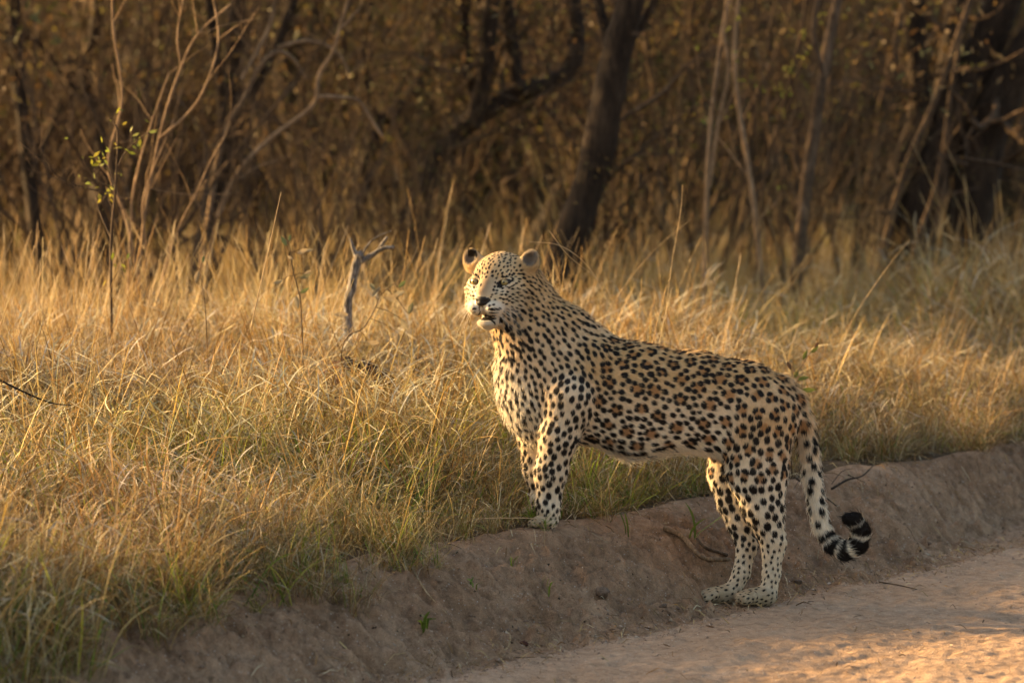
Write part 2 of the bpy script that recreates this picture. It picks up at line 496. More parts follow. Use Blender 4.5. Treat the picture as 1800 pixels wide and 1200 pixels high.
def surface_nets(phi):
    ins = phi < 0
    nx, ny, nz = phi.shape
    c = np.zeros((nx - 1, ny - 1, nz - 1), np.uint8)
    for i in (0, 1):
        for j in (0, 1):
            for k in (0, 1):
                c += ins[i:nx - 1 + i, j:ny - 1 + j, k:nz - 1 + k]
    cells = np.argwhere((c > 0) & (c < 8))
    vid = -np.ones(c.shape, np.int32)
    vid[cells[:, 0], cells[:, 1], cells[:, 2]] = np.arange(len(cells))
    acc = np.zeros((len(cells), 3)); cnt = np.zeros(len(cells))
    cor = [(i, j, k) for i in (0, 1) for j in (0, 1) for k in (0, 1)]
    for a in range(8):
        for b in range(a + 1, 8):
            A, B = np.array(cor[a]), np.array(cor[b])
            if np.abs(A - B).sum() != 1:
                continue
            va = phi[tuple((cells + A).T)]; vb = phi[tuple((cells + B).T)]
            m = (va < 0) != (vb < 0)
            t = va / np.where(m, va - vb, 1)
            acc[m] += (A + (B - A) * t[:, None])[m]; cnt[m] += 1
    V = cells + acc / cnt[:, None]
    F = []
    for axn in range(3):
        e1, e2 = [(1, 2), (2, 0), (0, 1)][axn]
        sl0 = [slice(None)] * 3; sl1 = [slice(None)] * 3
        sl0[axn] = slice(0, -1); sl1[axn] = slice(1, None)
        A, B = ins[tuple(sl0)], ins[tuple(sl1)]
        E = np.argwhere(A != B)
        E = E[(E[:, e1] > 0) & (E[:, e2] > 0) & (E[:, e1] < phi.shape[e1] - 1) & (E[:, e2] < phi.shape[e2] - 1)]
        fl = A[tuple(E.T)]
        o1 = np.zeros(3, int); o1[e1] = 1
        o2 = np.zeros(3, int); o2[e2] = 1
        q = np.stack([vid[tuple((E - o1 - o2).T)], vid[tuple((E - o2).T)], vid[tuple(E.T)], vid[tuple((E - o1).T)]], 1)
        q[~fl] = q[~fl][:, ::-1]
        F.append(q)
    return V, np.concatenate(F)
LV, LF = surface_nets(phi)
LV = glo + LV * GS
# light smoothing of the lattice
ed = np.concatenate([LF[:, [0, 1]], LF[:, [1, 2]], LF[:, [2, 3]], LF[:, [3, 0]]])
deg = np.bincount(ed[:, 0], minlength=len(LV)) + np.bincount(ed[:, 1], minlength=len(LV))
def smooth_field(A, it):
    for _ in range(it):
        S = np.zeros_like(A)
        for c in range(A.shape[1]):
            S[:, c] = np.bincount(ed[:, 0], A[ed[:, 1], c], len(A)) + np.bincount(ed[:, 1], A[ed[:, 0], c], len(A))
        A = 0.5 * A + 0.5 * S / deg[:, None]
    return A
LV = smooth_field(LV, 1)
fn = np.cross(LV[LF[:, 2]] - LV[LF[:, 0]], LV[LF[:, 3]] - LV[LF[:, 1]])
LN = np.stack([sum(np.bincount(LF[:, j], fn[:, c], len(LV)) for j in range(4)) for c in range(3)], 1)
LN /= np.linalg.norm(LN, axis=1)[:, None] + 1e-9
# outward check
probe = LV + LN * 3
pi = np.clip(((probe - glo) / GS).round().astype(int), 0, gn - 1)
if (phi[tuple(pi.T)] > 0).mean() < 0.5:
    LN = -LN; LF = LF[:, ::-1]

# region weights and lie of the coat
TAGS = ['chest', 'flank', 'rump', 'belly', 'shoulder', 'neck', 'foreleg', 'thigh', 'shank', 'foot', 'paw', 'tail', 'head', 'muzzle', 'nose', 'chin', 'ear']
W = np.zeros((len(LV), len(TAGS))); FLW = np.zeros((len(LV), 3))
nosep = hp(0, 76, -18)
for pr in PR:
    if pr['sub']:
        continue
    d = pdist(pr, LV)
    w = np.exp(-np.clip(d, -40, 200) / 4.0); w = np.where(d < 60, w, 0)
    W[:, TAGS.index(pr['tag'])] += w
    if pr['tag'] in ('head', 'muzzle', 'nose', 'chin'):
        fl = LV - nosep
        fl = fl / (np.linalg.norm(fl, axis=1)[:, None] + 1e-6)
        FLW += w[:, None] * fl
    elif pr['tag'] == 'ear':
        FLW += w[:, None] * np.array([0.1, 0.1, -1.0])
    else:
        f = pr['flow'] / np.linalg.norm(pr['flow'])
        FLW += w[:, None] * f
W /= W.sum(1)[:, None] + 1e-12
W = smooth_field(W, 3)
WT = {t: W[:, i] for i, t in enumerate(TAGS)}
FLW /= np.linalg.norm(FLW, axis=1)[:, None] + 1e-9
FLW = smooth_field(FLW, 4)

# ---- coat pattern
hd = (WT['head'] + WT['muzzle'] + WT['nose'] + WT['chin'] + WT['ear'])
RLOC = (LV - HC) @ HR.T                                     # r, f, u of every point
def wsum(d):
    return sum(WT[k] * v for k, v in d.items())
facep = sstep(0, 45, RLOC[:, 1])
S_solid = wsum(dict(chest=10.8, flank=11.3, rump=11.2, belly=17, shoulder=10.3, neck=9.6, foreleg=12.6, thigh=13.8, shank=14, foot=8.5, paw=8, tail=15.5, head=5.8, muzzle=6.5, nose=6, chin=7, ear=8))
lowleg = sstep(860, 905, LV[:, 2]) * WT['foreleg']
S_solid = S_solid * (1 - 0.45 * lowleg)
S_solid = np.where(WT['neck'] > 0.3, 7.2 + 3.8 * sstep(490, 610, LV[:, 2]), S_solid)
lowb = (LV[:, 2] > 778) & ((WT['flank'] + WT['belly'] + WT['rump']) > 0.5)
under = sstep(0.1, 0.7, LN[:, 2]) * sstep(745, 790, LV[:, 2]) * (WT['flank'] + WT['belly'] + WT['rump'])
bellyz = sstep(762, 785, LV[:, 2]) * (WT['flank'] + WT['belly'])
S_solid = S_solid + 5 * bellyz
ratio = wsum(dict(chest=0.41, flank=0.43, rump=0.43, belly=0.44, shoulder=0.43, neck=0.40, foreleg=0.43, thigh=0.46, shank=0.44, foot=0.29, paw=0.26, tail=0.39, head=0.39, muzzle=0.2, nose=0.2, chin=0.2, ear=0.22))
P_ros = wsum(dict(flank=1.0, rump=0.95, thigh=0.65, shoulder=0.25, belly=0.3, chest=0.05)) * (1 - bellyz)
P_ros = np.where(LV[:, 2] > 835, 0, P_ros)
P_ros = np.where(LV[:, 0] < 1050, P_ros * 0.2, P_ros)
rng = np.random.RandomState(11)
blobs = []      # centre(3), axis(3), normal(3), r1, r2, kind
tans = []
def tangent(i):
    n = LN[i]; f = FLW[i] - n * (FLW[i] @ n)
    return f / (np.linalg.norm(f) + 1e-9), n
cand = rng.permutation(len(LV))
C = []; CS = []
Ca = np.zeros((3000, 3)); nC = 0
for i in cand[:26000]:
    if P_ros[i] < 0.15 or rng.rand() > P_ros[i] + 0.1:
        continue
    S = 31 if WT['thigh'][i] < 0.4 else 26
    if LV[i, 2] < 655: S = 26
    if nC and (((Ca[:nC] - LV[i]) ** 2).sum(1)).min() < S * S:
        continue
    Ca[nC] = LV[i]; nC += 1
    f, n = tangent(i); g = np.cross(n, f)
    n_b = rng.choice([3, 4, 4, 5]) if WT['thigh'][i] < 0.4 else rng.choice([2, 2, 3, 3])
    rr = S * rng.uniform(0.30, 0.36); ph = rng.rand() * 6.28
    skip = rng.randint(n_b) if (n_b >= 5 and rng.rand() < 0.4) else -1
    sq = rng.uniform(0.8, 1.0)
    for j in range(n_b):
        if j == skip: continue
        a = ph + 6.283 * j / n_b + rng.uniform(-0.22, 0.22)
        c = LV[i] + (f * math.cos(a) + g * math.sin(a) * sq) * rr * rng.uniform(0.88, 1.1)
        tdir = -f * math.sin(a) + g * math.cos(a)
        blobs.append((c, tdir, n, rng.uniform(5.0, 6.6) * (4.0 / (n_b + 0.2)) ** 0.5, rng.uniform(4.2, 5.2)))
    tans.append((LV[i], f, n, rr * 1.0, rr * 0.9))
BC = np.zeros((9000, 3)); nB = 0; BS = np.zeros(9000)
for b in blobs:
    BC[nB] = b[0]; BS[nB] = 0; nB += 1
tail_s = WT['tail']
tailt = np.zeros(len(LV))
tp = np.array([t[:3] for t in TAIL], float)
seg = np.linalg.norm(tp[1:] - tp[:-1], axis=1); cum = np.concatenate([[0], np.cumsum(seg)])
bestd = np.full(len(LV), 1e9)
for j in range(len(tp) - 1):
    ab = tp[j + 1] - tp[j]
    h = np.clip(((LV - tp[j]) @ ab) / (ab @ ab), 0, 1)
    dd = ((LV - tp[j] - h[:, None] * ab) ** 2).sum(1)
    m = dd < bestd
    bestd[m] = dd[m]; tailt[m] = (cum[j] + h * seg[j])[m]
TL = cum[-1]
tband = (tail_s > 0.5) & (tailt > TL - 150)
nof = (WT['nose'] > 0.4) | tband | ((hd > 0.5) & (np.abs(RLOC[:, 0]) < 15) & (RLOC[:, 1] > 34) & (RLOC[:, 2] < 14) & (RLOC[:, 2] > -34)) \
      | ((hd > 0.5) & (RLOC[:, 2] < -50) & (RLOC[:, 1] > 38)) | ((WT['ear'] > 0.35)) | ((hd > .5) & (WT['muzzle'] > 0.4)) \
      | ((hd > .5) & (((np.abs(RLOC[:, 0]) - 29) / 13) ** 2 + ((RLOC[:, 2] - 6) / 9) ** 2 < 1) & (RLOC[:, 1] > 20))
for i in cand[:60000]:
    if nof[i] or (lowb[i] and LN[i, 2] > 0.72): continue
    S = S_solid[i] * rng.uniform(0.92, 1.1)
    d2 = ((BC[:nB] - LV[i]) ** 2).sum(1) if nB else np.array([1e9])
    if d2.min() < S * S: continue
    f, n = tangent(i)
    BC[nB] = LV[i]; nB += 1
    r = S * ratio[i] * rng.uniform(0.85, 1.18)
    el = 1.25
    if WT['neck'][i] > 0.3 or WT['shoulder'][i] > 0.4 or WT['chest'][i] > 0.4: el = rng.uniform(1.2, 1.75)
    if bellyz[i] > 0.3: el = rng.uniform(1.25, 1.6)
    if hd[i] > 0.5: el = rng.uniform(1.1, 1.9)
    if WT['foreleg'][i] > 0.4: el = rng.uniform(1.1, 1.45)
    blobs.append((LV[i], f, n, r * math.sqrt(el) * 1.06, r / math.sqrt(el) * 1.06))
print('leopard verts', len(LV), 'rosettes', nC, 'blobs', len(blobs))

# hand placed marks: found on the solid where the photograph shows them
def on_skin(px, py):
    m = (np.abs(LV[:, 0] - px) < 4) & (np.abs(LV[:, 2] - py) < 4)
    ii = np.nonzero(m)[0]
    if len(ii) == 0: return None
    return ii[np.argmin(LV[ii, 1])]
def mark(px, py, ang, r1, r2):
    i = on_skin(px, py)
    if i is None: return
    n = LN[i]; a = math.radians(ang)
    f = np.array([math.cos(a), 0, -math.sin(a)]); f = f - n * (f @ n); f /= np.linalg.norm(f) + 1e-9
    blobs.append((LV[i], f, n, r1, r2))
MARKS = [
    # corner lines of the near eye and the dark tear mark
    (899, 489, 14, 8, 2.2), (904, 497, 24, 8, 1.1), (877, 497, 45, 5, 2.0), (893, 501, -25, 5, 1.0), (903, 482, 10, 4, 2),
    (826, 485, -25, 4, 1.5), (829, 499, -40, 4, 1.2), (842, 495, -60, 5, 2.2), (826, 492, 60, 3, 1.6), (888, 481, 6, 7, 1.5), (833, 483, -8, 5, 1.4),
    # whisker rows
    (862, 541, -4, 8, 1.9), (876, 542, -6, 6, 2.0), (867, 548, -3, 9, 2.0), (868, 534, -3, 8, 1.7), (882, 536, -6, 4, 1.9),
    (832, 541, 4, 4, 1.1), (831, 547, 2, 4, 1.1), (832, 534, 6, 4, 1.0), (832, 553, -5, 3, 1.0),
    (848, 551, 0, 4, 2), (882, 565, -30, 4, 2.6), (889, 553, -20, 4, 2.2),
    (857, 529, 0, 3, 2.2), (871, 527, 10, 3, 1.8), (866, 520, 20, 2.5, 1.5),
    (847, 540, 90, 5, 1.2), (848, 547, 90, 3, 1.5), (860, 552, -20, 7, 1.6), (869, 557, -35, 6, 2.0), (838, 553, 30, 6, 1.4),
    # throat bars
    (866, 593, -32, 8, 3.6), (876, 598, -12, 6, 3.6), (890, 572, -12, 8, 4.2), (897, 585, 0, 6, 4), (884, 560, -30, 6, 3.6),
    (915, 598, -50, 10, 3.4), (906, 612, -38, 11, 4.2), (895, 625, -20, 10, 4.2), (882, 625, 20, 6, 4), (926, 585, -70, 11, 2.6),
    (878, 640, 0, 6, 4), (929, 606, -20, 6, 5.2), (917, 574, -10, 6, 4.5),
    # belly blotches
    (1016, 771, -10, 9, 5), (1038, 775, -14, 12, 6), (1062, 787, -14, 13, 7), (1090, 795, -8, 15, 6.5), (1124, 797, -4, 15, 7), (1155, 790, 6, 10, 5.5), (1216, 772, 8, 10, 6), (1238, 790, -30, 9, 7), (1178, 784, 4, 8, 4.5), (1198, 778, 6, 7, 4.2), (1186, 794, 6, 7, 3.2), (1142, 802, 0, 9, 3.4), (1108, 805, 0, 9, 3.2), (1212, 787, -10, 6, 3.4), (1072, 799, -10, 8, 3.0)]
for m in MARKS:
    mark(*m)

def coat(P, N, Fr=None):
    """colour of the coat at points P"""
    n = len(P)
    blk = np.zeros(n); tn = np.zeros(n)
    order = np.argsort(P[:, 0]); xs = P[order, 0]
    jit = 0.16 * noise3(P, 2.6, 3) + 0.22 * noise3(P, 6.5, 4)
    def splat(L, out, soft):
        for b in L:
            m = max(b[3], b[4]) * 1.5
            a0, a1 = np.searchsorted(xs, b[0][0] - m), np.searchsorted(xs, b[0][0] + m)
            ii = order[a0:a1]
            if len(ii) == 0: continue
            q = P[ii] - b[0]
            ok = (np.abs(q[:, 2]) < m) & (np.abs(q[:, 1]) < m)
            ii = ii[ok]; q = q[ok]
            if len(ii) == 0: continue
            g = np.cross(b[2], b[1])
            dd = np.sqrt((q @ b[1] / b[3]) ** 2 + (q @ g / b[4]) ** 2 + (q @ b[2] / (2.2 * max(b[3], b[4]))) ** 2) + jit[ii]
            v = 1 - sstep(1 - soft, 1 + soft, dd)
            out[ii] = np.maximum(out[ii], v)
    splat(blobs, blk, 0.13)
    splat(tans, tn, 0.4)
    return blk, tn
def lerp(a, b, t):
    return np.asarray(a)[None, :] * (1 - t[:, None]) + np.asarray(b)[None, :] * t[:, None]

def colour(P, N, F, fur=False):
    """F: dict of interpolated fields"""
    blk, tn = coat(P, N)
    r, f, u = ((P - HC) @ HR.T).T
    y = P[:, 2]
    hd = F['head'] + F['muzzle'] + F['nose'] + F['chin'] + F['ear']
    torso = F['flank'] + F['rump'] + F['belly'] + F['shoulder'] + F['chest'] + F['neck']
    cream = torso * (0.14 + 0.86 * sstep(650, 780, y)) + F['chest'] * 0.8 + F['neck'] * 0.30 * sstep(520, 620, y)
    cream += F['foreleg'] * (0.68 + 0.3 * sstep(800, 900, y)) + F['thigh'] * (0.25 + 0.70 * sstep(735, 860, y)) + F['shank'] * 0.86 + F['foot'] * 0.85 + F['paw'] * 0.45
    cream += F['tail'] * (0.30 + 0.70 * sstep(60, 190, F['tailt']))
    cream = np.clip(cream + 0.16 * noise3(P, 14, 8), 0, 1)
    base = lerp((0.64, 0.415, 0.175), (0.88, 0.80, 0.655), cream)
    base *= (1 + 0.22 * noise3(P, 5.0, 5))[:, None]
    warm = torso * (1 - cream)
    # face
    fc = lerp((0.64, 0.43, 0.18), (0.78, 0.68, 0.50), np.clip(0.45 + 0.5 * sstep(10, -40, u) , 0, 1))
    ar = np.abs(r)
    eyew = np.exp(-(((ar - 29) / 17) ** 2 + ((u - 0) / 12) ** 2)) * (f > 15)
    fc = fc * (1 - eyew[:, None]) + np.array([0.76, 0.68, 0.54]) * eyew[:, None]
    bridge = np.exp(-((ar / 13) ** 2)) * sstep(28, 42, f) * sstep(-26, -6, u) * sstep(32, 6, u)
    fc = fc * (1 - 0.75 * bridge[:, None]) + np.array([0.36, 0.25, 0.16]) * 0.75 * bridge[:, None]
    muz = np.clip(F['muzzle'] * 1.6 + F['chin'] * 1.5, 0, 1) * (u < -24)
    fc = fc * (1 - muz[:, None]) + np.array([0.78, 0.70, 0.57]) * muz[:, None]
    base = base * (1 - hd[:, None]) + fc * hd[:, None]
    base *= (1 - 0.28 * np.clip(F['paw'] * 1.2, 0, 1))[:, None]
    # rosette centres
    base = base * (1 - 0.85 * tn[:, None]) + np.array([0.46, 0.225, 0.075]) * 0.85 * tn[:, None]
    # tail rings
    tt = F['tailt']
    ring = np.zeros(len(P))
    for c, w in ((TL - 4, 17), (TL - 33, 10), (TL - 60, 11.5), (TL - 88, 8.5), (TL - 109, 8), (TL - 129, 6)):
        wob = 3.0 * noise3(P, 7, 9)
        ring = np.maximum(ring, sstep(w + 2.0, w - 2.0, np.abs(tt - c + wob)))
    ring *= sstep(0.45, 0.55, F['tail']) * (tt > TL - 140)
    blk = np.maximum(blk, ring)
    on = (hd > 0.4)
    # nose leather, lips, eye rims, ears
    nose = on & ((r / (17.0 - 0.45 * np.clip(-18 - u, 0, 30))) ** 2 + ((u + 25) / 8.8) ** 2 < 1) & (f > 62)
    nose |= on & (ar < 1.6) & (u < -28) & (u > -46) & (f > 66)
    dm = np.full(len(P), 99.0)
    for pr in PR:
        if pr['sub'] and pr['tag'] == 'mouth':
            dm = np.minimum(dm, pdist(pr, P))
    lip = on & (dm < 3.2)
    uu = u - 6.6 - (ar - 28.5) * 0.16
    er = np.sqrt(((ar - 28.5) / 11.0) ** 2 + (uu / 5.3) ** 2)
    rim = on & (er < 1.13) & (f > 25)
    brow = on & (np.abs(er - 1.15) < 0.12) & (u > 8) & (f > 25)
    blk = np.where(nose | lip | rim, 1.0, blk)
    ear = sstep(0.3, 0.5, F['ear'])
    eh = np.full(len(P), 99.0)
    for pr in PR:
        if pr['sub'] and pr['tag'] == 'earhole':
            eh = np.minimum(eh, pdist(pr, P))
    inner = sstep(0.2, 0.4, F['ear']) * sstep(4.5, 2.5, eh)
    base = base * (1 - inner[:, None]) + np.array([0.27, 0.23, 0.19]) * inner[:, None]
    ln = (r < 0)
    blk = np.where((inner > 0.5) & ln & (u > 44) & (r > -64), np.maximum(blk, 0.92), blk)
    back = ear * (1 - inner) * sstep(-9, -13, f)
    blk = np.maximum(blk * (1 - 0.0 * ear), back * sstep(58, 50, u) * 0.9)
    dark = np.array([0.013, 0.009, 0.007])
    out = base * (1 - blk[:, None]) + dark * blk[:, None]
    skin = nose | lip | rim
    return out, skin

FK = dict(WT); FK['tailt'] = tailt
colv, _ = colour(LV, LN, FK)
t = NT('leopard_skin')
ca = t.n('ShaderNodeAttribute', attribute_name='col')
g = t.n('ShaderNodeTexCoord')
nz = t.noise(420, 2, 0.6, g.outputs['Object'])
bp = t.n('ShaderNodeBump', ins={'Strength': 0.4, 'Distance': 0.002, 'Height': nz.outputs['Fac']})
skin_mat = t.surf(t.n('ShaderNodeBsdfPrincipled', ins={'Base Color': ca.outputs['Color'], 'Roughness': 0.55, 'Specular IOR Level': 0.35, 'Normal': bp.outputs[0]}).outputs[0])

leo_o = np.array([0.85, 15.0, 0.0])
leopard = empty('leopard', leo_o, label='large spotted leopard standing at the road edge, front paws on the bank, head turned', category='leopard')
body = link('body', mesh_np('body', L2W(LV) - leo_o, LF, skin_mat, colv, smooth=True), leopard)

# ---- coat of hairs
NF = 400000
tri = np.concatenate([LF[:, [0, 1, 2]], LF[:, [0, 2, 3]]])
A = 0.5 * np.linalg.norm(np.cross(LV[tri[:, 1]] - LV[tri[:, 0]], LV[tri[:, 2]] - LV[tri[:, 0]]), axis=1)
fhd = hd[tri[:, 0]]; fpaw = (WT['paw'] + WT['foot'])[tri[:, 0]]
dens = A * (1 + 2.6 * fhd + 1.0 * fpaw)
rr_ = np.random.RandomState(5)
ti = np.searchsorted(np.cumsum(dens) / dens.sum(), rr_.rand(NF))
ti = np.clip(ti, 0, len(tri) - 1)
b1, b2 = rr_.rand(NF), rr_.rand(NF)
fl_ = b1 + b2 > 1
b1[fl_], b2[fl_] = 1 - b1[fl_], 1 - b2[fl_]
bw = np.stack([1 - b1 - b2, b1, b2], 1)
T3 = tri[ti]
def itp(a):
    return (a[T3] * (bw[..., None] if a.ndim == 2 else bw)).sum(1)
RP, RN, RF = itp(LV), itp(LN), itp(FLW)
RN /= np.linalg.norm(RN, axis=1)[:, None] + 1e-9
FF = {k: itp(v) for k, v in FK.items()}
rc, skinm = colour(RP, RN, FF)
rhd = FF['head'] + FF['muzzle'] + FF['nose'] + FF['chin'] + FF['ear']
ln_ = (FF['chest'] * 6 + FF['flank'] * 4.0 + FF['rump'] * 4.0 + FF['belly'] * 11 + FF['shoulder'] * 4 + FF['neck'] * 4.2 + FF['foreleg'] * 3.4 + FF['thigh'] * 3.8
       + FF['shank'] * 4 + FF['foot'] * 3.6 + FF['paw'] * 2.6 + FF['tail'] * 7.0 + FF['head'] * 2.5 + FF['muzzle'] * 2.4 + FF['nose'] * 1 + FF['chin'] * 3.2 + FF['ear'] * 6.0)
ln_ += 3 * sstep(770, 800, RP[:, 2]) * (FF['flank'] + FF['belly'])
ln_ += 4.5 * rhd * sstep(30, 50, np.abs((RP - HC) @ HR[0])) * ((RP[:, 2]) > 505)
ln_ *= rr_.uniform(0.65, 1.2, NF)
guard = (rr_.rand(NF) < 0.09) & (rhd < 0.5) & (FF['foot'] + FF['paw'] < 0.3)
ln_ *= np.where(guard, 1.9, 1.0)
keep = ~skinm
keep &= FF['nose'] < 0.55
tg = RF - RN * (RF * RN).sum(1)[:, None]
tg /= np.linalg.norm(tg, axis=1)[:, None] + 1e-6
clump = np.stack([noise3(RP, 9, 71), noise3(RP, 9, 72), noise3(RP, 9, 73)], 1) * 0.30
tg = tg + clump + rr_.normal(0, 0.07, (NF, 3))
tg -= RN * (tg * RN).sum(1)[:, None]
tg /= np.linalg.norm(tg, axis=1)[:, None] + 1e-6
lift = rr_.uniform(0.28, 0.55, NF) + 0.18 * guard + 0.12 * FF['belly'] + 0.25 * FF['ear'] + 0.12 * FF['chest']
p0 = RP - RN * 0.6
p1 = p0 + (tg * 0.80 + RN * (lift + 0.35)[:, None]) * (ln_ * 0.36)[:, None]
p2 = p1 + (tg * 0.95 + RN * (lift * 0.75)[:, None] + np.array([0, 0, 0.08])) * (ln_ * 0.36)[:, None]
p3 = p2 + (tg * 1.0 + RN * (lift * 0.35)[:, None] + np.array([0, 0, 0.16])) * (ln_ * 0.36)[:, None]
PP = np.stack([p0, p1, p2, p3], 1)[keep]
rc = rc[keep] * rr_.uniform(0.85, 1.18, (keep.sum(), 1))

def hair_obj(name, pts, cols, mat, rad, parent=None, origin=None):
    """pts (n, k, 3) in metres"""
    n, k, _ = pts.shape
    hcv = bpy.data.hair_curves.new(name)
    hcv.add_curves([k] * n)
    hcv.points.foreach_set('position', np.asarray(pts - (origin if origin is not None else 0), np.float32).ravel())
    ra = hcv.attributes.get('radius') or hcv.attributes.new('radius', 'FLOAT', 'POINT')
    ra.data.foreach_set('value', np.asarray(rad, np.float32).ravel())
    c4 = np.ones((n, 4), np.float32); c4[:, :3] = cols
    cc = hcv.attributes.new('col', 'FLOAT_COLOR', 'CURVE')
    cc.data.foreach_set('color', c4.ravel())
    hcv.materials.append(mat)
    return link(name, hcv, parent)

t = NT('leopard_hair')
c = t.n('ShaderNodeAttribute', attribute_name='col').outputs['Color']
d = t.n('ShaderNodeBsdfPrincipled', ins={'Base Color': c, 'Roughness': 0.5, 'Specular IOR Level': 0.3})
tr = t.n('ShaderNodeBsdfTranslucent', ins={'Color': c})
fur_mat = t.surf(t.n('ShaderNodeMixShader', ins={0: 0.30, 1: d.outputs[0], 2: tr.outputs[0]}).outputs[0])
rads = np.tile(np.array([0.00042, 0.00042, 0.00032, 0.00008]), (len(PP), 1))
hair_obj('fur', L2W(PP), rc, fur_mat, rads, leopard, leo_o)

# whiskers
WH = []
for sg in (-1, 1):
    for row in range(4):
        for j in range(5):
            a = np.array([(15 + 4.5 * j) * sg, 66 - 6.5 * j, -31 - 4.5 * row + rng.uniform(-1, 1)])
            dr = np.array([sg * 1.0, -0.25 - 0.1 * j + rng.uniform(-.15, .15), -0.25 - 0.28 * row + rng.uniform(-0.15, 0.2)])
            dr /= np.linalg.norm(dr)
            Lw = rng.uniform(24, 52)
            # start on the skin
            st = hp(*a)
            q = st.copy(); od = HR.T @ np.array([sg * 0.6, 0.8, 0])
            for _ in range(30):
                gi = np.clip(((q - glo) / GS).round().astype(int), 0, gn - 1)
                if phi[tuple(gi)] > -0.5: break
                q = q + od * 1.5
            pts = []
            for s_ in np.linspace(0, 1, 7):
                v = HR.T @ (dr * Lw * s_ + np.array([0, -6 * s_ * s_, -13 * s_ * s_]))
                pts.append(q + v)
            WH.append(pts)
    for j in range(3):
        q = hp(sg * (26 + 4 * j), 36, 19 + j)
        WH.append([q + HR.T @ (np.array([sg * 8 * s_, 5 * s_, 10 * s_ - 3 * s_ * s_])) for s_ in np.linspace(0, 1, 7)])
WH = L2W(np.array(WH))
wm = NT('whisker')
wm = wm.surf(wm.n('ShaderNodeBsdfPrincipled', ins={'Base Color': (0.80, 0.74, 0.64, 1), 'Roughness': 0.4}).outputs[0])
hair_obj('whiskers', WH, np.ones((len(WH), 3)) * 0.8, wm, np.tile(np.linspace(0.0005, 0.00010, 7), (len(WH), 1)), leopard, leo_o)

# eyes
def eye_mat():
    t = NT('eye')
    tc = t.n('ShaderNodeTexCoord').outputs['Object']
    sp = t.n('ShaderNodeSeparateXYZ', ins={0: tc})
    # object -Y looks out of the eye
    x2 = t.n('ShaderNodeMath', operation='MULTIPLY', ins={0: sp.outputs[0], 1: sp.outputs[0]})
    z2 = t.n('ShaderNodeMath', operation='MULTIPLY', ins={0: sp.outputs[2], 1: sp.outputs[2]})
    s = t.n('ShaderNodeMath', operation='ADD', ins={0: x2.outputs[0], 1: z2.outputs[0]})
    rr = t.n('ShaderNodeMath', operation='SQRT', ins={0: s.outputs[0]})
    sc = t.n('ShaderNodeMath', operation='MULTIPLY', ins={0: rr.outputs[0], 1: 1 / 0.02})
    col = t.ramp(sc.outputs[0], [(0.0, (0.006, 0.005, 0.004)), (0.15, (0.006, 0.005, 0.004)), (0.20, (0.32, 0.24, 0.09)), (0.55, (0.24, 0.18, 0.07)), (0.70, (0.05, 0.035, 0.02)), (0.85, (0.03, 0.02, 0.015))])
    nz = t.noise(900, 3, 0.7, tc)
    col = t.mix(0.35, col, t.ramp(nz.outputs['Fac'], [(0.3, (0.5, 0.5, 0.5)), (0.7, (1.2, 1.2, 1.2))]), 'MULTIPLY')
    return t.surf(t.n('ShaderNodeBsdfPrincipled', ins={'Base Color': col, 'Roughness': 0.08, 'Specular IOR Level': 0.7}).outputs[0])
em = eye_mat()
th = np.linspace(0, math.pi, 17); ph = np.linspace(0, 2 * math.pi, 25)[:-1]
EV = np.array([[0, -1, 0]] + [[math.sin(a) * math.cos(b), -math.cos(a), math.sin(a) * math.sin(b)] for a in th[1:-1] for b in ph] + [[0, 1, 0]])
EQ = [[1 + i * 24 + j, 1 + i * 24 + (j + 1) % 24, 1 + (i + 1) * 24 + (j + 1) % 24, 1 + (i + 1) * 24 + j] for i in range(14) for j in range(24)]
ET = [[0, 1 + (j + 1) % 24, 1 + j] for j in range(24)] + [[len(EV) - 1, 1 + 14 * 24 + j, 1 + 14 * 24 + (j + 1) % 24] for j in range(24)]
eme = mesh_np('eye', EV * 0.0185, [np.array(EQ), np.array(ET)], em, smooth=True)
for sg in (-1, 1):
    o = link('eye', eme, leopard)
    o.location = L2W(hp(28.5 * sg, EYEF, 6.6)) - leo_o
    o.rotation_euler = (math.radians(-2), 0, -HTH + math.radians(10) * sg * 0.4)
# ------------------------------------------------------------------ grass
DRY = np.array([[0.44, 0.28, 0.105], [0.35, 0.205, 0.08], [0.50, 0.36, 0.16], [0.24, 0.13, 0.05], [0.58, 0.47, 0.29], [0.42, 0.22, 0.065], [0.16, 0.09, 0.04]])
GRN = np.array([[0.20, 0.27, 0.035], [0.12, 0.18, 0.035], [0.30, 0.34, 0.045], [0.38, 0.35, 0.06]])

